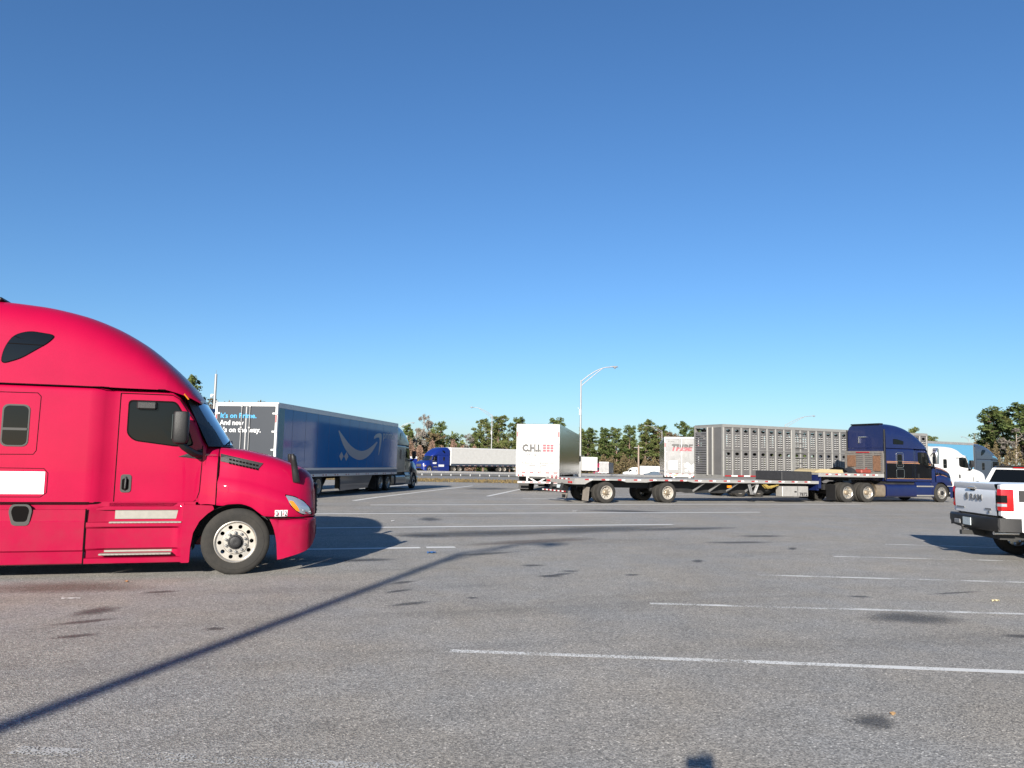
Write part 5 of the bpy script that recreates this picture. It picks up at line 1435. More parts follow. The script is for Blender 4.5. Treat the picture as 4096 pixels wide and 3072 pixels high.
# cab
cb_ = MB(); secs = []
for x, z, w in ((1.97, 1.50, 0.93), (1.99, 1.62, 0.90), (2.06, 1.90, 0.76), (2.16, 1.955, 0.70), (3.2, 1.965, 0.70), (3.5, 1.92, 0.70), (4.2, 1.42, 0.88)):
    secs.append((x, z, w))
cb_.loft([[(secs[0][0], -0.93, 1.48), (secs[0][0], 0.93, 1.48)], [(2.0, -0.90, 1.62), (2.0, 0.90, 1.62)], [(2.08, -0.76, 1.90), (2.08, 0.76, 1.90)], [(2.2, -0.70, 1.96), (2.2, 0.70, 1.96)], [(3.3, -0.70, 1.965), (3.3, 0.70, 1.965)], [(3.55, -0.70, 1.91), (3.55, 0.70, 1.91)], [(4.25, -0.88, 1.40), (4.25, 0.88, 1.40)]])
for s in (-1, 1):
    cb_.add([(1.97, s * 0.93, 1.48), (2.0, s * 0.90, 1.62), (2.08, s * 0.76, 1.90), (2.2, s * 0.70, 1.96), (3.3, s * 0.70, 1.965), (3.55, s * 0.70, 1.91), (4.25, s * 0.88, 1.40), (3.0, s * 0.95, 1.45)], [(0, 1, 2, 3, 4, 5, 6, 7)])
cb_.build("cab", M['pickup_white'], pk, 25)
MB().loft([[(1.99, -0.78, 1.60), (1.99, 0.78, 1.60)], [(2.055, -0.68, 1.86), (2.055, 0.68, 1.86)]]).build("rear_window", M['glass'], pk, 0)
MB().bx(2.05, 2.10, -0.15, 0.15, 1.885, 1.915).build("brake_lamp", M['redlens'], pk, 0)
for s in (-1, 1):
    MB().add([(2.25, s * 0.895, 1.56), (2.30, s * 0.745, 1.90), (3.30, s * 0.735, 1.915), (4.0, s * 0.895, 1.53)], [(0, 1, 2, 3)]).build("side_window", M['glass'], pk, 0)
    # flag graphic on the bed side
    fg = MB()
    for k in range(6): fg.bx(0.46 + 0.10 * k, 0.50 + 0.10 * k, *sorted((s * 1.0015, s * 1.006)), 1.02 + 0.02 * (k % 3), 1.34 if k > 1 else 1.14)
    fg.build("flag_graphic", M['inkgrey'], pk, 0)
    MB().bx(0.34, 0.56, *sorted((s * 0.9985, s * 1.0055)), 1.18, 1.40).build("flag_canton", M['ink'], pk, 0)
    for x in (1.18, 4.75):
        wheel(pk, x, 0.99, s, 0.41, 'steer', M['rim'], nuts=False)
un = MB().bx(0.15, 5.2, -0.62, 0.62, 0.42, 0.75); un.tube([(1.18, -0.8, 0.41), (1.18, 0.8, 0.41)], 0.09, 10)
un.lathe([(0.001, 0.14), (0.15, 0.10), (0.17, 0.0), (0.15, -0.10), (0.001, -0.14)], (1.18, 0.05, 0.41), 'x', 14)
un.build("underbody", M['chassis'], pk, 0)

# dark-glassed white wagon beyond the pickup
sv = vehicle("suv", "white wagon with a black rear window and red brake lamp, half hidden behind the pickup", "car", at(4060, 25.0), 25.0, 48, 3)
s0 = MB()
pro = [(0.0, 0.55), (0.02, 1.10), (0.10, 1.30), (0.42, 1.80), (0.60, 1.86), (2.4, 1.88), (2.9, 1.78), (3.5, 1.32), (4.5, 1.20), (4.75, 1.0), (4.8, 0.55)]
secs = []
for x, z in pro:
    k = 1.0 if z < 1.35 else 1.0 - (z - 1.35) * 0.42
    secs.append((x, z, 0.95 * k))
lo_ = [(x, -w, z) for x, z, w in secs]; hi_ = [(x, w, z) for x, z, w in secs]
s0.loft([lo_, hi_])
for s in (-1, 1):
    s0.add([(x, s * w, z) for x, z, w in secs] , [tuple(range(len(secs)))])
s0.build("body", M['white'], sv, 25)
MB().add([(0.085, -0.80, 1.32), (0.085, 0.80, 1.32), (0.385, 0.66, 1.77), (0.385, -0.66, 1.77)], [(0, 1, 2, 3)]).build("rear_window", M['glass'], sv, 0)
MB().bx(0.40, 0.46, -0.16, 0.16, 1.815, 1.85).build("brake_lamp", M['redlens'], sv, 0)
MB().bx(0.43, 2.6, -0.70, 0.70, 1.865, 1.90).build("roof", M['black'], sv, 0)
MB().bx(0.06, 0.10, -0.5, 0.5, 1.26, 1.30).build("tailgate_handle", M['gasket'], sv, 0)
for s in (-1, 1):
    MB().add([(0.62, s * 0.86, 1.36), (0.72, s * 0.775, 1.78), (2.4, s * 0.77, 1.80), (3.2, s * 0.90, 1.36)], [(0, 1, 2, 3)]).build("side_window", M['glass'], sv, 0)
    MB().bx(-0.01, 0.10, *sorted((s * 0.72, s * 0.93)), 0.95, 1.25).build("tail_lamp", M['redlens'], sv, 0)
    for x in (0.9, 3.8): wheel(sv, x, 0.95, s, 0.36, 'steer', M['rim'], nuts=False)
MB().bx(-0.06, 0.1, -0.93, 0.93, 0.42, 0.70).build("rear_bumper", M['black'], sv, 0)

# ------------------------------------------------------------------ traffic on the highway
HG = "highway traffic"
hx0, hy0 = -10.9, 128.0
AZH = -137.0
hb = vehicle("semi_truck", "royal blue sleeper truck hauling a white trailer along the highway", "truck", hx0 - 3.0, hy0 - 3.2, AZH, 3)
tractor(hb, M['blue_hw'], M['blue_hw'], 'high', drives=(-5.4, -6.7), xb=-4.2, rear_ext=0.1)
for s in (-1, 1):
    MB().bx(-1.55, -0.75, *sorted((s * 1.145, s * 1.152)), 1.35, 1.62).build("door_logo", M['decalwhite'], hb, 0)
    MB().bx(-3.1, -1.9, *sorted((s * 1.251, s * 1.256)), 0.9, 1.25).build("door_logo", M['decalwhite'], hb, 0)
tdx, tdy = fxw(-(4.6 + 15.8), AZH)
ht_ = vehicle("box_trailer", "long white trailer behind the royal blue highway truck", "trailer", hx0 - 3.0 + tdx, hy0 - 3.2 + tdy, AZH, 15.8)
box_trailer(ht_, 15.8, 4.05, 2.59, 1.05, side=M['white2'], rear=M['white'], frame=M['white'], lower=M['slate'], bottom=M['slate'], gear=12.5)
vn = vehicle("box_van", "small white-topped blue van on the highway behind the silver truck's mirror", "van", at(1660, 150), 150, -120, 4)
MB().prism([(0, 0.5), (5.0, 0.5), (5.05, 1.2), (4.3, 1.5), (3.7, 2.3), (0, 2.4)], -1.0, 1.0).build("body", M['blue_hw'], vn, 0)
MB().bx(-0.02, 3.6, -1.02, 1.02, 2.35, 2.75).build("roof", M['white'], vn, 0)
for s in (-1, 1):
    MB().add([(3.0, s * 1.005, 1.5), (3.0, s * 1.005, 2.2), (3.68, s * 1.005, 2.2), (4.15, s * 1.005, 1.5)], [(0, 1, 2, 3)]).build("side_window", M['glass'], vn, 0)
    for x in (1.0, 4.1): wheel(vn, x, 1.0, s, 0.38, 'steer', M['rim'], nuts=False)
MB().add([(3.74, -0.9, 2.25), (3.74, 0.9, 2.25), (4.32, 0.95, 1.52), (4.32, -0.95, 1.52)], [(0, 1, 2, 3)]).build("windscreen", M['glass'], vn, 0)
# trailer going away, then the crimson cab with a silver trailer
d1 = vehicle("box_trailer", "white trailer on the highway, seen past the right side of the C.H.I. trailer", "trailer", at(2385, 172) , 172, 62, 14)
d1.location.x -= 14.5 * math.sin(RAD(62)) * 0.98
box_trailer(d1, 14.5, 4.1, 2.59, 1.05, side=M['white2'], rear=M['white'], frame=M['white'], gear=12)
d2 = vehicle("semi_truck", "crimson sleeper truck coming along the highway beyond the tall lamp post", "truck", at(2391, 228), 228, 196, 3)
tractor(d2, M['magenta'], M['magenta'], 'high', xb=-3.9, rear_ext=0.1)
d3 = vehicle("box_trailer", "silver trailer going away on the highway beside the crimson truck", "trailer", at(2416, 215), 215, 14, 12)
box_trailer(d3, 12, 4.0, 2.59, 1.05, side=M['steelpat'], rear=M['steelpat'], frame=M['galv'], gear=9.5)
d4 = vehicle("semi_truck", "white truck on the far carriageway, facing left beyond the guardrail", "truck", at(2505, 248), 248, -88, 3)
tractor(d4, M['white'], M['white'], 'mid', xb=-3.6, rear_ext=0.1)
d5 = vehicle("box_trailer", "white trailer behind the far-carriageway truck, beyond the dark car", "trailer", at(2505, 248) + 4.4 + 15, 248.5, -88, 15)
box_trailer(d5, 15, 3.75, 2.59, 1.05, side=M['white'], rear=M['white'], frame=M['white'], gear=12)
cr = vehicle("car", "dark grey saloon car on the highway beyond the guardrail", "car", at(2648, 200), 200, -92, 3)
cb2 = MB()
pro = [(0, 0.45), (0.02, 0.85), (0.55, 0.95), (1.1, 1.38), (1.9, 1.45), (2.7, 1.36), (3.4, 0.95), (4.5, 0.80), (4.7, 0.45)]
cb2.loft([[(x, -0.9 * (1 if z < 0.96 else 0.78), z) for x, z in pro], [(x, 0.9 * (1 if z < 0.96 else 0.78), z) for x, z in pro]])
for s in (-1, 1): cb2.add([(x, s * 0.9 * (1 if z < 0.96 else 0.78), z) for x, z in pro], [tuple(range(len(pro)))])
cb2.build("body", M['carpaint'], cr, 30)
for s in (-1, 1):
    MB().add([(0.75, s * 0.80, 1.0), (1.2, s * 0.715, 1.33), (2.6, s * 0.715, 1.31), (3.2, s * 0.80, 1.0)], [(0, 1, 2, 3)]).build("side_window", M['glass'], cr, 0)
    for x in (0.9, 3.75): wheel(cr, x, 0.9, s, 0.33, 'steer', M['rim'], nuts=False)

# ------------------------------------------------------------------ guardrail
GY = 104.0
gr_ = thing("guardrail", "grey steel guardrail running along the slip road on short posts", "guardrail", (0, GY, gz(GY)))
wb = [(0.0, 0.30), (-0.05, 0.335), (-0.075, 0.385), (-0.05, 0.43), (0.0, 0.455), (-0.05, 0.48), (-0.075, 0.53), (-0.05, 0.575), (0.0, 0.61)]
for i in range(30):
    x0 = -60 + i * 3.9
    MB().loft([[(x, y, z) for y, z in wb] + [(x, y + 0.012, z) for y, z in wb[::-1]] for x in (x0, x0 + 3.9)], closed=True).build("rail_beam", M['galv'], gr_, 50)
pmx = MB().bx(-0.05, 0.05, 0.02, 0.13, -0.1, 0.60).mesh("post", M['galv'], 0)
for i in range(90):
    p = link("post", pmx, gr_); p.location = (-60 + i * 1.3, 0.1, 0)

# ------------------------------------------------------------------ street lamps
def street_lamp(name, label, x, y, h, side=1, arm=2.6, rise=1.35, az=0.0, gear=True, rad=1.0):
    z = gz(y)
    t = thing(name, label, "street lamp", (x, y, z), RAD(az), "street lamps")
    MB().tube([(0, 0, 0), (0, 0, h * 0.5), (0, 0, h)], [0.125 * rad, 0.10 * rad, 0.075 * rad], 14).build("pole", M['lamp_pole'], t, 60)
    MB().cbx(-0.2, 0.2, -0.2, 0.2, 0, 0.05, 0.01).lathe([(0.17, 0.0), (0.17, 0.28), (0.12, 0.30)], (0, 0, 0.05), 'z', 14).build("base", M['lamp_pole'], t, 30)
    a = MB()
    up = [(side * arm * k / 8, 0, h - 0.15 + rise * math.sin(math.pi / 2 * k / 8) ** 0.95) for k in range(9)]
    lo = [(side * arm * 0.72 * k / 6, 0, h - 0.62 + (rise + 0.30) * (k / 6) ** 0.95) for k in range(7)]
    a.tube(up, [0.05] * 9, 8); a.tube(lo[:-1] + [up[6]], 0.042, 8)
    a.build("arm", M['lamp_pole'], t, 50)
    ex, ez = side * arm, h - 0.15 + rise
    secs = []
    for u, w_, hh in ((-0.05, 0.06, 0.05), (0.10, 0.10, 0.07), (0.35, 0.15, 0.11), (0.62, 0.14, 0.10), (0.78, 0.06, 0.05)):
        secs.append([(ex + side * u, w_ * math.cos(2 * math.pi * q / 12), ez + 0.02 + hh * math.sin(2 * math.pi * q / 12) * (1.0 if q < 6 else 0.6)) for q in range(12)])
    hd = MB().loft(secs, True, True, True).build("lamp_head", M['galv'], t, 50)
    MB().lathe([(0.001, -0.16), (0.08, -0.14), (0.12, -0.07), (0.13, 0.0)], (ex + side * 0.45, 0, ez - 0.02), 'z', 14).build("lens", M['clearlens'], hd)
    if gear: MB().cbx(-0.17, 0.03, -0.14, -0.08, h * 0.655, h * 0.71, 0.01).tube([(-0.2, -0.1, h * 0.72), (-0.32, -0.12, h * 0.725)], 0.035, 8).build("camera_box", M['white'], t, 0)
    return t
street_lamp("street_lamp", "tall silver street lamp rising beside the C.H.I. trailer, arm to the right", at(2321, 78), 78.0, 10.35, 1, 3.0, 1.55)
street_lamp("street_lamp", "street lamp behind the white highway trailer, arm pointing left", at(1965, 140), 140.0, 10.3, -1, 3.3, 1.45)
street_lamp("street_lamp", "street lamp left of the TRIBE trailer, arm pointing left", at(2648, 185), 185.0, 11.0, -1, 3.6, 1.3)
street_lamp("street_lamp", "street lamp showing above the livestock trailer, arm to the right", at(3143, 150), 150.0, 10.3, 1, 5.2, 1.9)
street_lamp("street_lamp", "street lamp just above the silver truck's roof, half hidden", at(1590, 175), 175.0, 10.0, 1, 2.9, 1.2)
street_lamp("street_lamp", "street lamp at the right edge in front of the big pine", at(4135, 120), 120.0, 10.2, -1, 3.0, 1.2)
street_lamp("street_lamp", "thin far lamp post between the slate truck and the big pine", at(3880, 240), 240.0, 14.0, -1, 1.8, 0.6)
street_lamp("street_lamp", "street lamp standing behind the photographer, casting the long thin shadow", -7.66, -11.65, 10.35, 1, 0.9, 0.8, gear=False, rad=1.15)
# plain pole with instruments on the left
ppl = thing("utility_pole", "plain white pole with a small camera, above the blue trailer", "pole", (at(847, 80), 80.0, gz(80)))
MB().tube([(0, 0, 0), (0, 0, 5.2), (0.0, 0, 10.5)], [0.17, 0.15, 0.125], 16).build("pole", M['lamp_pole'], ppl, 60)
MB().tube([(0, 0, 10.5), (0, 0, 10.95)], 0.015, 6).build("antenna", M['grey'], ppl)
MB().cbx(-0.42, -0.12, -0.1, 0.1, 8.25, 8.4, 0.02).lathe([(0.001, -0.2), (0.12, -0.14), (0.14, 0.0), (0.10, 0.06)], (-0.34, 0, 8.2), 'z', 12).build("camera", M['white'], ppl, 40)
MB().cbx(0.12, 0.38, -0.05, 0.05, 7.6, 7.72, 0.02).build("sensor", M['grey'], ppl, 0)
# timber pole by the wood
tpo = thing("utility_pole", "grey timber utility pole in front of the pines, left of the TRIBE trailer", "pole", (at(2554, 225), 225.0, gz(225)))
MB().tube([(0, 0, 0), (0, 0, 9.3)], [0.30, 0.22], 10).build("pole", mat("weathered_timber", (0.30, 0.23, 0.18), 0.9, var=0.2, stretch=(6, 6, 0.6)), tpo, 60)
MB().bx(-1.3, 1.3, -0.08, 0.08, 8.5, 8.7).build("crossarm", M['grey'], tpo, 0)

# ------------------------------------------------------------------ trees
def leaf_mat(name, cols, rough=0.85):
    m = bpy.data.materials.new(name); m.use_nodes = True
    nt = m.node_tree; N = nt.nodes; L = nt.links; b = N["Principled BSDF"]
    b.inputs["Roughness"].default_value = rough; b.inputs["Specular IOR Level"].default_value = 0.2
    tc = N.new("ShaderNodeTexCoord")
    n = N.new("ShaderNodeTexNoise"); n.inputs["Scale"].default_value = 0.55; n.inputs["Detail"].default_value = 6; n.inputs["Roughness"].default_value = 0.7
    L.new(tc.outputs["Object"], n.inputs["Vector"])
    oi = N.new("ShaderNodeObjectInfo")
    ad = N.new("ShaderNodeMath"); ad.operation = 'MULTIPLY_ADD'; L.new(oi.outputs["Random"], ad.inputs[0]); ad.inputs[1].default_value = 0.22; L.new(n.outputs[0], ad.inputs[2])
    cr = N.new("ShaderNodeValToRGB")
    e = cr.color_ramp.elements
    cols = [tuple(v * 0.98 for v in c) for c in cols]
    e[0].position = 0.36; e[0].color = (*cols[0], 1); e[1].position = 0.80; e[1].color = (*cols[-1], 1)
    for k, c in enumerate(cols[1:-1]):
        q = e.new(0.36 + 0.44 * (k + 1) / (len(cols) - 1)); q.color = (*c, 1)
    L.new(ad.outputs[0], cr.inputs[0]); L.new(cr.outputs[0], b.inputs["Base Color"])
    tr = N.new("ShaderNodeBsdfTranslucent"); L.new(cr.outputs[0], tr.inputs[0])
    mx = N.new("ShaderNodeMixShader"); mx.inputs[0].default_value = 0.18
    L.new(b.outputs[0], mx.inputs[1]); L.new(tr.outputs[0], mx.inputs[2]); L.new(mx.outputs[0], N["Material Output"].inputs[0])
    return m
M['pine'] = leaf_mat("pine_needles", [(0.030, 0.050, 0.016), (0.060, 0.088, 0.026), (0.090, 0.112, 0.034), (0.12, 0.128, 0.042)])
M['brownleaf'] = leaf_mat("dry_brown_leaves", [(0.060, 0.042, 0.026), (0.115, 0.078, 0.045), (0.125, 0.105, 0.05), (0.17, 0.105, 0.065)])
M['thicket'] = leaf_mat("bare_twig_thicket", [(0.10, 0.062, 0.045), (0.16, 0.098, 0.070), (0.20, 0.125, 0.090), (0.23, 0.16, 0.11)])
M['moss'] = leaf_mat("pale_moss", [(0.13, 0.115, 0.10), (0.21, 0.19, 0.165), (0.27, 0.245, 0.21)])
M['bark'] = mat("tree_bark", (0.17, 0.115, 0.085), 0.95, var=0.3, vscale=3, stretch=(1, 1, 0.2))
M['barkpale'] = mat("pale_bare_bark", (0.30, 0.26, 0.22), 0.95, var=0.25, vscale=3)

def leaf_quads(mb, c, rad, n, size, rnd, flat=0.75):
    """many small tilted faces filling a clump"""
    for _ in range(n):
        while True:
            p = Vector((rnd.uniform(-1, 1), rnd.uniform(-1, 1), rnd.uniform(-1, 1)))
            if 0.15 < p.length < 1: break
        p = p * (0.55 + 0.45 * rnd.random())
        q = Vector(c) + Vector((p.x * rad, p.y * rad, p.z * rad * flat))
        s = size * rnd.uniform(0.6, 1.35)
        u = Vector((rnd.gauss(0, 1), rnd.gauss(0, 1), rnd.gauss(0, 0.7))).normalized()
        v = u.cross(Vector((rnd.gauss(0, 1), rnd.gauss(0, 1), rnd.gauss(0, 1)))).normalized()
        mb.add([q - u * s, q - v * s * 0.45, q + u * s, q + v * s * 0.45], [(0, 1, 2, 3)])

def make_tree(h, kind, seed):
    """returns (trunk mesh, crown mesh); pine: bare lower trunk and clumped flat-topped crown"""
    rnd = random.Random(seed)
    tk, cr = MB(), MB()
    lean = Vector((rnd.uniform(-0.05, 0.05), rnd.uniform(-0.05, 0.05), 1))
    pts = [Vector((lean.x * h * t + 0.25 * math.sin(3 * t + seed), lean.y * h * t, h * t)) for t in [k / 8 for k in range(9)]]
    r0 = 0.020 * h
    tk.tube(pts, [r0 * (1 - 0.82 * k / 8) for k in range(9)], 8)
    at_ = lambda t: pts[min(7, int(t * 8))].lerp(pts[min(8, int(t * 8) + 1)], t * 8 - int(t * 8)) if t < 1 else pts[8]
    if kind == 'pine':
        base = rnd.uniform(0.24, 0.36); nb = 30
        for i in range(nb):
            t = base + (1 - base) * (i + rnd.random() * 0.8) / nb
            t = min(t, 0.985); u = (t - base) / (1 - base)
            reach = h * (0.045 + 0.155 * (1 - u) ** 0.55 * (0.45 + 0.55 * min(1, u * 3.2)) * rnd.uniform(0.5, 1.3))
            a = i * 2.4 + rnd.uniform(-0.7, 0.7)
            p0 = at_(t); tip = p0 + Vector((math.cos(a) * reach, math.sin(a) * reach, reach * rnd.uniform(0.1, 0.65)))
            mid = p0.lerp(tip, 0.5) + Vector((0, 0, -0.06 * reach))
            tk.tube([p0, mid, tip], [0.0055 * h, 0.004 * h, 0.0015 * h], 5)
            for k in range(3):
                c = p0.lerp(tip, (0.45, 0.78, 1.02)[k]) + Vector((rnd.uniform(-.5, .5), rnd.uniform(-.5, .5), rnd.uniform(-.1, .7)))
                leaf_quads(cr, c, h * rnd.uniform(0.036, 0.062), 44, 0.0165 * h, rnd, 0.85)
        leaf_quads(cr, pts[8], h * 0.06, 80, 0.0165 * h, rnd, 0.9)
    elif kind == 'broad':
        for i in range(26):
            t = 0.28 + 0.68 * (i + rnd.random()) / 26
            reach = h * 0.33 * math.sin(math.pi * (0.12 + 0.80 * (1 - t) / 0.72)) * rnd.uniform(0.45, 1.1)
            a = rnd.uniform(0, 6.283); p0 = at_(t * 0.9)
            tip = p0 + Vector((math.cos(a) * reach, math.sin(a) * reach, reach * rnd.uniform(0.2, 0.8)))
            tk.tube([p0, p0.lerp(tip, 0.5) + Vector((0, 0, 0.05 * reach)), tip], [0.007 * h, 0.005 * h, 0.002 * h], 5)
            for k in range(2):
                leaf_quads(cr, p0.lerp(tip, 0.65 + 0.4 * k) + Vector((0, 0, rnd.uniform(-.3, .5))), h * rnd.uniform(0.055, 0.085), 55, 0.021 * h, rnd, 0.8)
    else:  # bare, with hanging moss
        def branch(p, d, L, r, lev):
            q = p + d * L
            tk.tube([p, p.lerp(q, 0.5) + Vector((rnd.uniform(-.1, .1) * L, rnd.uniform(-.1, .1) * L, 0)), q], [r, r * 0.75, r * 0.5], 5, False)
            if lev == 0:
                leaf_quads(cr, q + Vector((0, 0, -0.03 * h)), 0.028 * h, 14, 0.014 * h, rnd, 1.5); return
            for _ in range(3 if lev > 1 else 3):
                nd = (d + Vector((rnd.gauss(0, .55), rnd.gauss(0, .55), rnd.gauss(0.15, .3)))).normalized()
                branch(q, nd, L * rnd.uniform(0.62, 0.85), r * 0.55, lev - 1)
        for i in range(9):
            t = 0.35 + 0.62 * i / 9; a = rnd.uniform(0, 6.283)
            branch(at_(t), Vector((math.cos(a), math.sin(a), rnd.uniform(0.3, 1.0))).normalized(), h * 0.115 * (1.25 - t * 0.5), 0.007 * h, 3)
    return tk.mesh("trunk", None, 50), cr.mesh("crown", None, 0)

PROTO = {}
for kind, n in (('pine', 4), ('broad', 2), ('bare', 2)):
    for k in range(n):
        tm, cm = make_tree(16.0, kind, 11 + 7 * k + len(kind))
        tm.materials.append(M['barkpale'] if kind == 'bare' else M['bark'])
        PROTO[(kind, k)] = (tm, cm)
CROWN = {}
def crown_mesh(key, m):
    k = (key, m.name)
    if k not in CROWN:
        me = PROTO[key][1].copy(); me.materials.clear(); me.materials.append(m); CROWN[k] = me
    return CROWN[k]

def horizon(px): return 1831.7 + (px - 2048) * 0.0185
def tree(px, top, D, key, m, label, wide=1.0, name="pine_tree", group="trees beyond the highway"):
    h = (horizon(px) - top) * D / 3070.0 + CAM_H - gz(D)
    t = thing(name, label, "tree", (at(px, D), D, gz(D) - 0.1), random.uniform(0, 6.28), group)
    k = h / 16.6
    t.scale = (k * wide, k * wide, k)
    link("trunk", PROTO[key][0], t); link("crown", crown_mesh(key, m), t)
    return t
P_, B_, T_, S_ = M['pine'], M['brownleaf'], M['thicket'], M['moss']
TREES = [
    (728, 1512, 170, ('pine', 0), P_, "green pine tip peeping past the red truck's windscreen top", 1.0, "pine_tree"),
    (845, 1596, 175, ('broad', 0), B_, "brown-leaved tree behind the plain white pole", 1.25, "oak_tree"),
    (915, 1590, 180, ('broad', 1), B_, "brown-leaved tree above the middle of the blue trailer's rear", 1.2, "oak_tree"),
    (985, 1598, 180, ('broad', 0), B_, "brown-leaved tree above the right end of the blue trailer's rear", 1.1, "oak_tree"),
    (1633, 1702, 225, ('pine', 1), P_, "round green pine directly right of the silver truck's roof", 1.0, "pine_tree"),
    (1690, 1662, 240, ('bare', 0), S_, "pale bare tree hung with moss, tallest left of the blue highway truck", 0.9, "bare_tree"),
    (1660, 1722, 232, ('bare', 1), S_, "lower pale bare tree beside the silver truck", 1.1, "bare_tree"),
    (1757, 1694, 240, ('pine', 2), P_, "dark green pine above the blue highway truck's cab", 1.0, "pine_tree"),
    (1717, 1712, 236, ('broad', 1), B_, "brown-leaved tree left of the dark pine above the highway truck", 1.0, "oak_tree"),
    (1800, 1731, 245, ('broad', 0), P_, "small green tree right of the dark pine above the highway truck", 1.0, "pine_tree"),
    (1862, 1738, 250, ('bare', 0), S_, "low bare grey tree above the front of the white highway trailer", 1.2, "bare_tree"),
    (1893, 1735, 252, ('pine', 3), P_, "lower pine between the bare tree and the big pines left of C.H.I.", 1.1, "pine_tree"),
    (1935, 1680, 255, ('pine', 0), P_, "big pine with an open crown just left of the lamp behind the highway trailer", 1.2, "pine_tree"),
    (1990, 1668, 258, ('pine', 1), P_, "tallest pine, right behind the lamp left of the C.H.I. trailer", 1.35, "pine_tree"),
    (2062, 1674, 262, ('pine', 3), P_, "pine touching the left edge of the C.H.I. trailer", 1.1, "pine_tree"),
    (2040, 1745, 250, ('broad', 1), P_, "low green tree in the gap left of the C.H.I. trailer", 1.0, "pine_tree"),
    (2222, 1680, 262, ('pine', 2), P_, "pine tip showing over the C.H.I. trailer's roof", 1.3, "pine_tree"),
    (2345, 1718, 262, ('pine', 0), P_, "dense dark pine right of the tall lamp's pole", 1.5, "pine_tree"),
    (2418, 1716, 266, ('pine', 3), P_, "second pine to the right of the tall lamp's pole", 1.2, "pine_tree"),
    (2466, 1714, 268, ('pine', 1), P_, "third pine to the right of the tall lamp's pole", 1.15, "pine_tree"),
    (2515, 1709, 266, ('pine', 2), P_, "fourth pine right of the tall lamp, beside the timber pole", 1.2, "pine_tree"),
    (2576, 1686, 264, ('pine', 0), P_, "tall pine left of the lamp beside the TRIBE trailer", 1.25, "pine_tree"),
    (2632, 1706, 268, ('pine', 3), P_, "pine directly behind the lamp beside the TRIBE trailer", 1.2, "pine_tree"),
    (2682, 1712, 266, ('broad', 0), B_, "rust-brown leaved tree above the TRIBE trailer's left corner", 1.2, "oak_tree"),
    (2748, 1692, 268, ('pine', 1), P_, "tall pine above the middle of the TRIBE trailer", 1.15, "pine_tree"),
    (2783, 1712, 270, ('pine', 2), P_, "pine between the TRIBE trailer and the livestock trailer", 0.9, "pine_tree"),
    (3642, 1716, 250, ('pine', 0), P_, "pine tip above the blue sleeper truck's windscreen", 1.1, "pine_tree"),
    (3722, 1747, 255, ('pine', 1), P_, "low pine tip between the livestock trailer's nose and the sky-blue trailer", 1.1, "pine_tree"),
    (3990, 1640, 118, ('pine', 2), P_, "left one of the big pines at the right edge", 1.5, "pine_tree"),
    (4080, 1622, 112, ('pine', 3), P_, "big pine cut off by the right edge", 1.6, "pine_tree"),
    (4035, 1648, 125, ('pine', 0), P_, "middle pine of the big clump at the right edge", 1.5, "pine_tree"),
    (3950, 1712, 122, ('pine', 1), P_, "lower pine reaching left beside the slate truck's roof", 1.2, "pine_tree"),
    (4060, 1725, 108, ('bare', 1), S_, "bare grey-brown tree in front of the big pines at the right edge", 1.5, "bare_tree"),
]
for q in TREES: tree(*q)

def band(name, label, px0, px1, D, topf, m, n, size, seed, depth=18):
    """mass of small faces standing along a line of sight columns; height follows topf(px)"""
    rnd = random.Random(seed); mb = MB()
    for _ in range(n):
        px = rnd.uniform(px0, px1); d = D + rnd.uniform(-depth / 2, depth / 2)
        g = gz(d); ht = ((horizon(px) - topf(px)) * d / 3070.0 + CAM_H - g) * (0.72 + 0.28 * math.sin(px * 0.11) * math.sin(px * 0.037 + 1) + 0.12 * rnd.random())
        z = g + ht * (rnd.random() ** 0.7)
        q = Vector((at(px, d), d, z)); s = size * rnd.uniform(0.6, 1.5)
        u = Vector((rnd.gauss(0, 1), rnd.gauss(0, 1), rnd.gauss(0, 1.0))).normalized()
        v = u.cross(Vector((rnd.gauss(0, 1), rnd.gauss(0, 1), rnd.gauss(0, 1)))).normalized()
        mb.add([q - u * s, q - v * s * 0.5, q + u * s, q + v * s * 0.5], [(0, 1, 2, 3)])
    me = bpy.data.meshes.new(name); me.from_pydata(mb.v, [], mb.f); me.materials.append(m)
    o = link(name, me); o['kind'] = 'stuff'; o['label'] = label; o['category'] = "undergrowth"
    return o
band("thicket", "reddish-brown bare thicket behind the blue highway truck", 1580, 1905, 222, lambda p: 1763 + max(0, p - 1840) * 0.4, M['thicket'], 14000, 0.25, 3)
band("woodland", "dark green and brown woodland mass behind the pines", 1560, 2900, 285, lambda p: 1730 + 16 * math.sin(p * 0.021), M['pine'], 24000, 0.6, 4)
band("thicket", "brown undergrowth at the foot of the pines right of the tall lamp", 2290, 2900, 258, lambda p: 1822 + 10 * math.sin(p * 0.03), M['brownleaf'], 11000, 0.3, 5)
band("woodland", "wooded strip beyond the highway at the far left", -900, 1580, 235, lambda p: 1735 + 20 * math.sin(p * 0.013), M['brownleaf'], 12000, 0.8, 6)
band("woodland", "wooded strip beyond the trailers on the right", 2900, 3930, 290, lambda p: 1795 + 10 * math.sin(p * 0.02), M['pine'], 8000, 0.8, 7)
band("thicket", "tangled brown undergrowth below the big pines at the right edge", 3900, 4900, 108, lambda p: 1745 + 25 * math.sin(p * 0.016), M['brownleaf'], 22000, 0.13, 8, 10)
gr0 = MB(); rnd = random.Random(5)
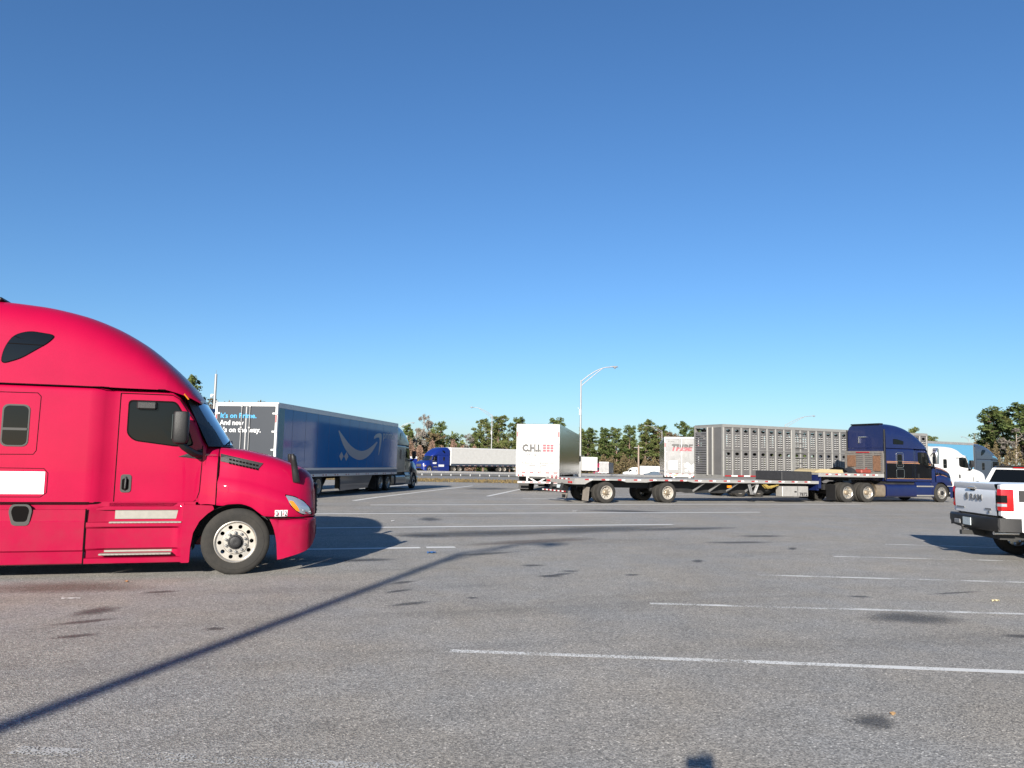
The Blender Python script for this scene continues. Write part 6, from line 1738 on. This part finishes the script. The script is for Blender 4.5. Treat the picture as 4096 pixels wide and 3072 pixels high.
for _ in range(16000):
    x = rnd.uniform(-50, 70); y = rnd.uniform(67.2, 82)
    hgt = rnd.uniform(0.05, 0.16); a_ = rnd.uniform(0, 6.28); w_ = 0.05
    gr0.add([(x - w_ * math.cos(a_), y - w_ * math.sin(a_), gz(y)), (x + w_ * math.cos(a_), y + w_ * math.sin(a_), gz(y)), (x + rnd.uniform(-.06, .06), y + rnd.uniform(-.06, .06), gz(y) + hgt)], [(0, 1, 2)])
me = bpy.data.meshes.new("dry_grass"); me.from_pydata(gr0.v, [], gr0.f); me.materials.append(leaf_mat("dry_grass_blades", [(0.08, 0.062, 0.028), (0.16, 0.115, 0.05), (0.20, 0.15, 0.07)]))
go_ = link("dry_grass", me); go_['kind'] = 'stuff'; go_['label'] = "short dry yellowish grass on the verge before the slip road"; go_['category'] = "grass"

# ------------------------------------------------------------------ litter on the asphalt
def litter(name, label, px, py, m, size=(0.10, 0.06), rz=0.3, fold=0.02):
    p = gp(px, py); L_, w_ = size
    vs = []; n = 5
    for i in range(n):
        for j in range(3):
            vs.append(((i / (n - 1) - 0.5) * L_, (j - 1) * w_ / 2, 0.006 + fold * abs(math.sin(i * 1.7 + j)) ))
    fs = [(i * 3 + j, i * 3 + j + 1, (i + 1) * 3 + j + 1, (i + 1) * 3 + j) for i in range(n - 1) for j in range(2)]
    vs2 = vs + [(v[0], v[1], v[2] - 0.004) for v in vs]; k = len(vs)
    o = MB().add(vs2, fs + [tuple(k + i for i in f)[::-1] for f in fs]).build(name, m, None, 0)
    o.location = (p.x, p.y, p.z); o.rotation_euler = (0, 0, rz)
    tag(o, label, "litter")
M['scrap_blue'] = mat("blue_plastic_scrap", (0.03, 0.14, 0.40), 0.5)
litter("plastic_scrap", "crumpled blue plastic scrap on the asphalt near the end of the thin shadow", 1725, 2213, M['scrap_blue'], (0.16, 0.10), 0.2, 0.03)
litter("paper_strip", "thin white paper strip lying in front of the red truck's side step", 284, 2394, M['decalwhite'], (0.22, 0.02), 0.15, 0.004)
litter("paper_scrap", "small white scrap beside the red truck's shadow", 1570, 2085, M['decalwhite'], (0.09, 0.07), 0.5, 0.02)
litter("wrapper", "pale wrapper on the asphalt right of the long grey stain", 3980, 2405, mat("cream_paper", (0.70, 0.60, 0.36), 0.6), (0.11, 0.05), 0.1, 0.02)
litter("leaf_scrap", "tan dead leaf near the dark oval stain", 3570, 2858, mat("tan_leaf", (0.42, 0.26, 0.12), 0.8), (0.05, 0.035), 0.7, 0.01)
litter("leaf_scrap", "orange-brown leaf by the red truck's skirt", 505, 2327, mat("orange_leaf", (0.40, 0.19, 0.07), 0.8), (0.06, 0.04), 1.7, 0.01)
litter("paper_scrap", "pale scrap in front of the flatbed between two white lines", 2300, 2046, M['decalwhite'], (0.16, 0.10), 0.1, 0.02)

# ------------------------------------------------------------------ the photographer, whose raised hand throws the shadow at the bottom edge
def skinned(name, verts, edges, m, parent, root=0, sub=2):
    me = bpy.data.meshes.new(name)
    me.from_pydata([v[:3] for v in verts], edges, [])
    o = bpy.data.objects.new(name, me); COL.objects.link(o)
    md = o.modifiers.new("skin", 'SKIN'); md.use_smooth_shade = True
    for i, v in enumerate(verts):
        r_ = v[3]; sv_ = me.skin_vertices[0].data[i]
        sv_.radius = (r_, r_ * (v[4] if len(v) > 4 else 1)); sv_.use_root = (i == root)
    o.modifiers.new("sub", 'SUBSURF').levels = sub
    dg = bpy.context.evaluated_depsgraph_get(); dg.update()
    nm = bpy.data.meshes.new_from_object(o.evaluated_get(dg))
    bpy.data.objects.remove(o); bpy.data.meshes.remove(me)
    nm.name = name; nm.materials.clear(); nm.materials.append(m)
    return link(name, nm, parent)
ph = thing("person", "person in dark jacket holding up a phone, only their shadow shows at the bottom", "person", (0.29, -0.42, 0))
bodyv = [(0, 0, 0.98, .17, .75), (0, 0, 1.16, .155, .75), (0, 0.01, 1.36, .18, .68), (0, 0, 1.50, .10), (0, 0.02, 1.57, .058), (0, 0.04, 1.66, .088, 1.15), (0, 0.035, 1.75, .075, 1.1),
         (-.19, 0, 1.45, .068), (-.27, 0.14, 1.60, .052), (-.30, 0.30, 1.80, .036), (.20, 0, 1.44, .068), (.25, -.02, 1.16, .050), (.26, .06, .92, .038),
         (-.10, 0, .90, .105), (-.11, 0.02, .50, .072), (-.11, -.02, .10, .048), (-.12, .14, .05, .045), (.10, 0, .90, .105), (.12, -.02, .50, .072), (.13, -.05, .10, .048), (.15, .11, .05, .045)]
bodye = [(0, 1), (1, 2), (2, 3), (3, 4), (4, 5), (5, 6), (2, 7), (7, 8), (8, 9), (2, 10), (10, 11), (11, 12), (0, 13), (13, 14), (14, 15), (15, 16), (0, 17), (17, 18), (18, 19), (19, 20)]
skinned("body", bodyv, bodye, M['cloth'], ph)
hv = [(-.30, .30, 1.80, .032), (-.31, .335, 1.87, .038, .5)]; he = [(0, 1)]
for k, (dx_, ln) in enumerate(((-.035, .075), (-.012, .085), (.012, .08), (.034, .062))):
    b0 = len(hv)
    hv += [(-.31 + dx_, .345, 1.91, .010), (-.31 + dx_ * 1.1, .365, 1.91 + ln * .6, .009), (-.31 + dx_ * 1.1, .388, 1.91 + ln, .008)]
    he += [(1, b0), (b0, b0 + 1), (b0 + 1, b0 + 2)]
b0 = len(hv); hv += [(-.268, .345, 1.865, .011), (-.255, .37, 1.89, .010)]; he += [(1, b0), (b0, b0 + 1)]
skinned("hand", hv, he, M['skin'], ph)
pho = MB().cbx(-0.145, 0.02, -0.045, -0.036, 1.875, 1.955, 0.003).build("mobile_phone", M['black'], None, 0)
tag(pho, "black mobile phone held up by the photographer", "phone")
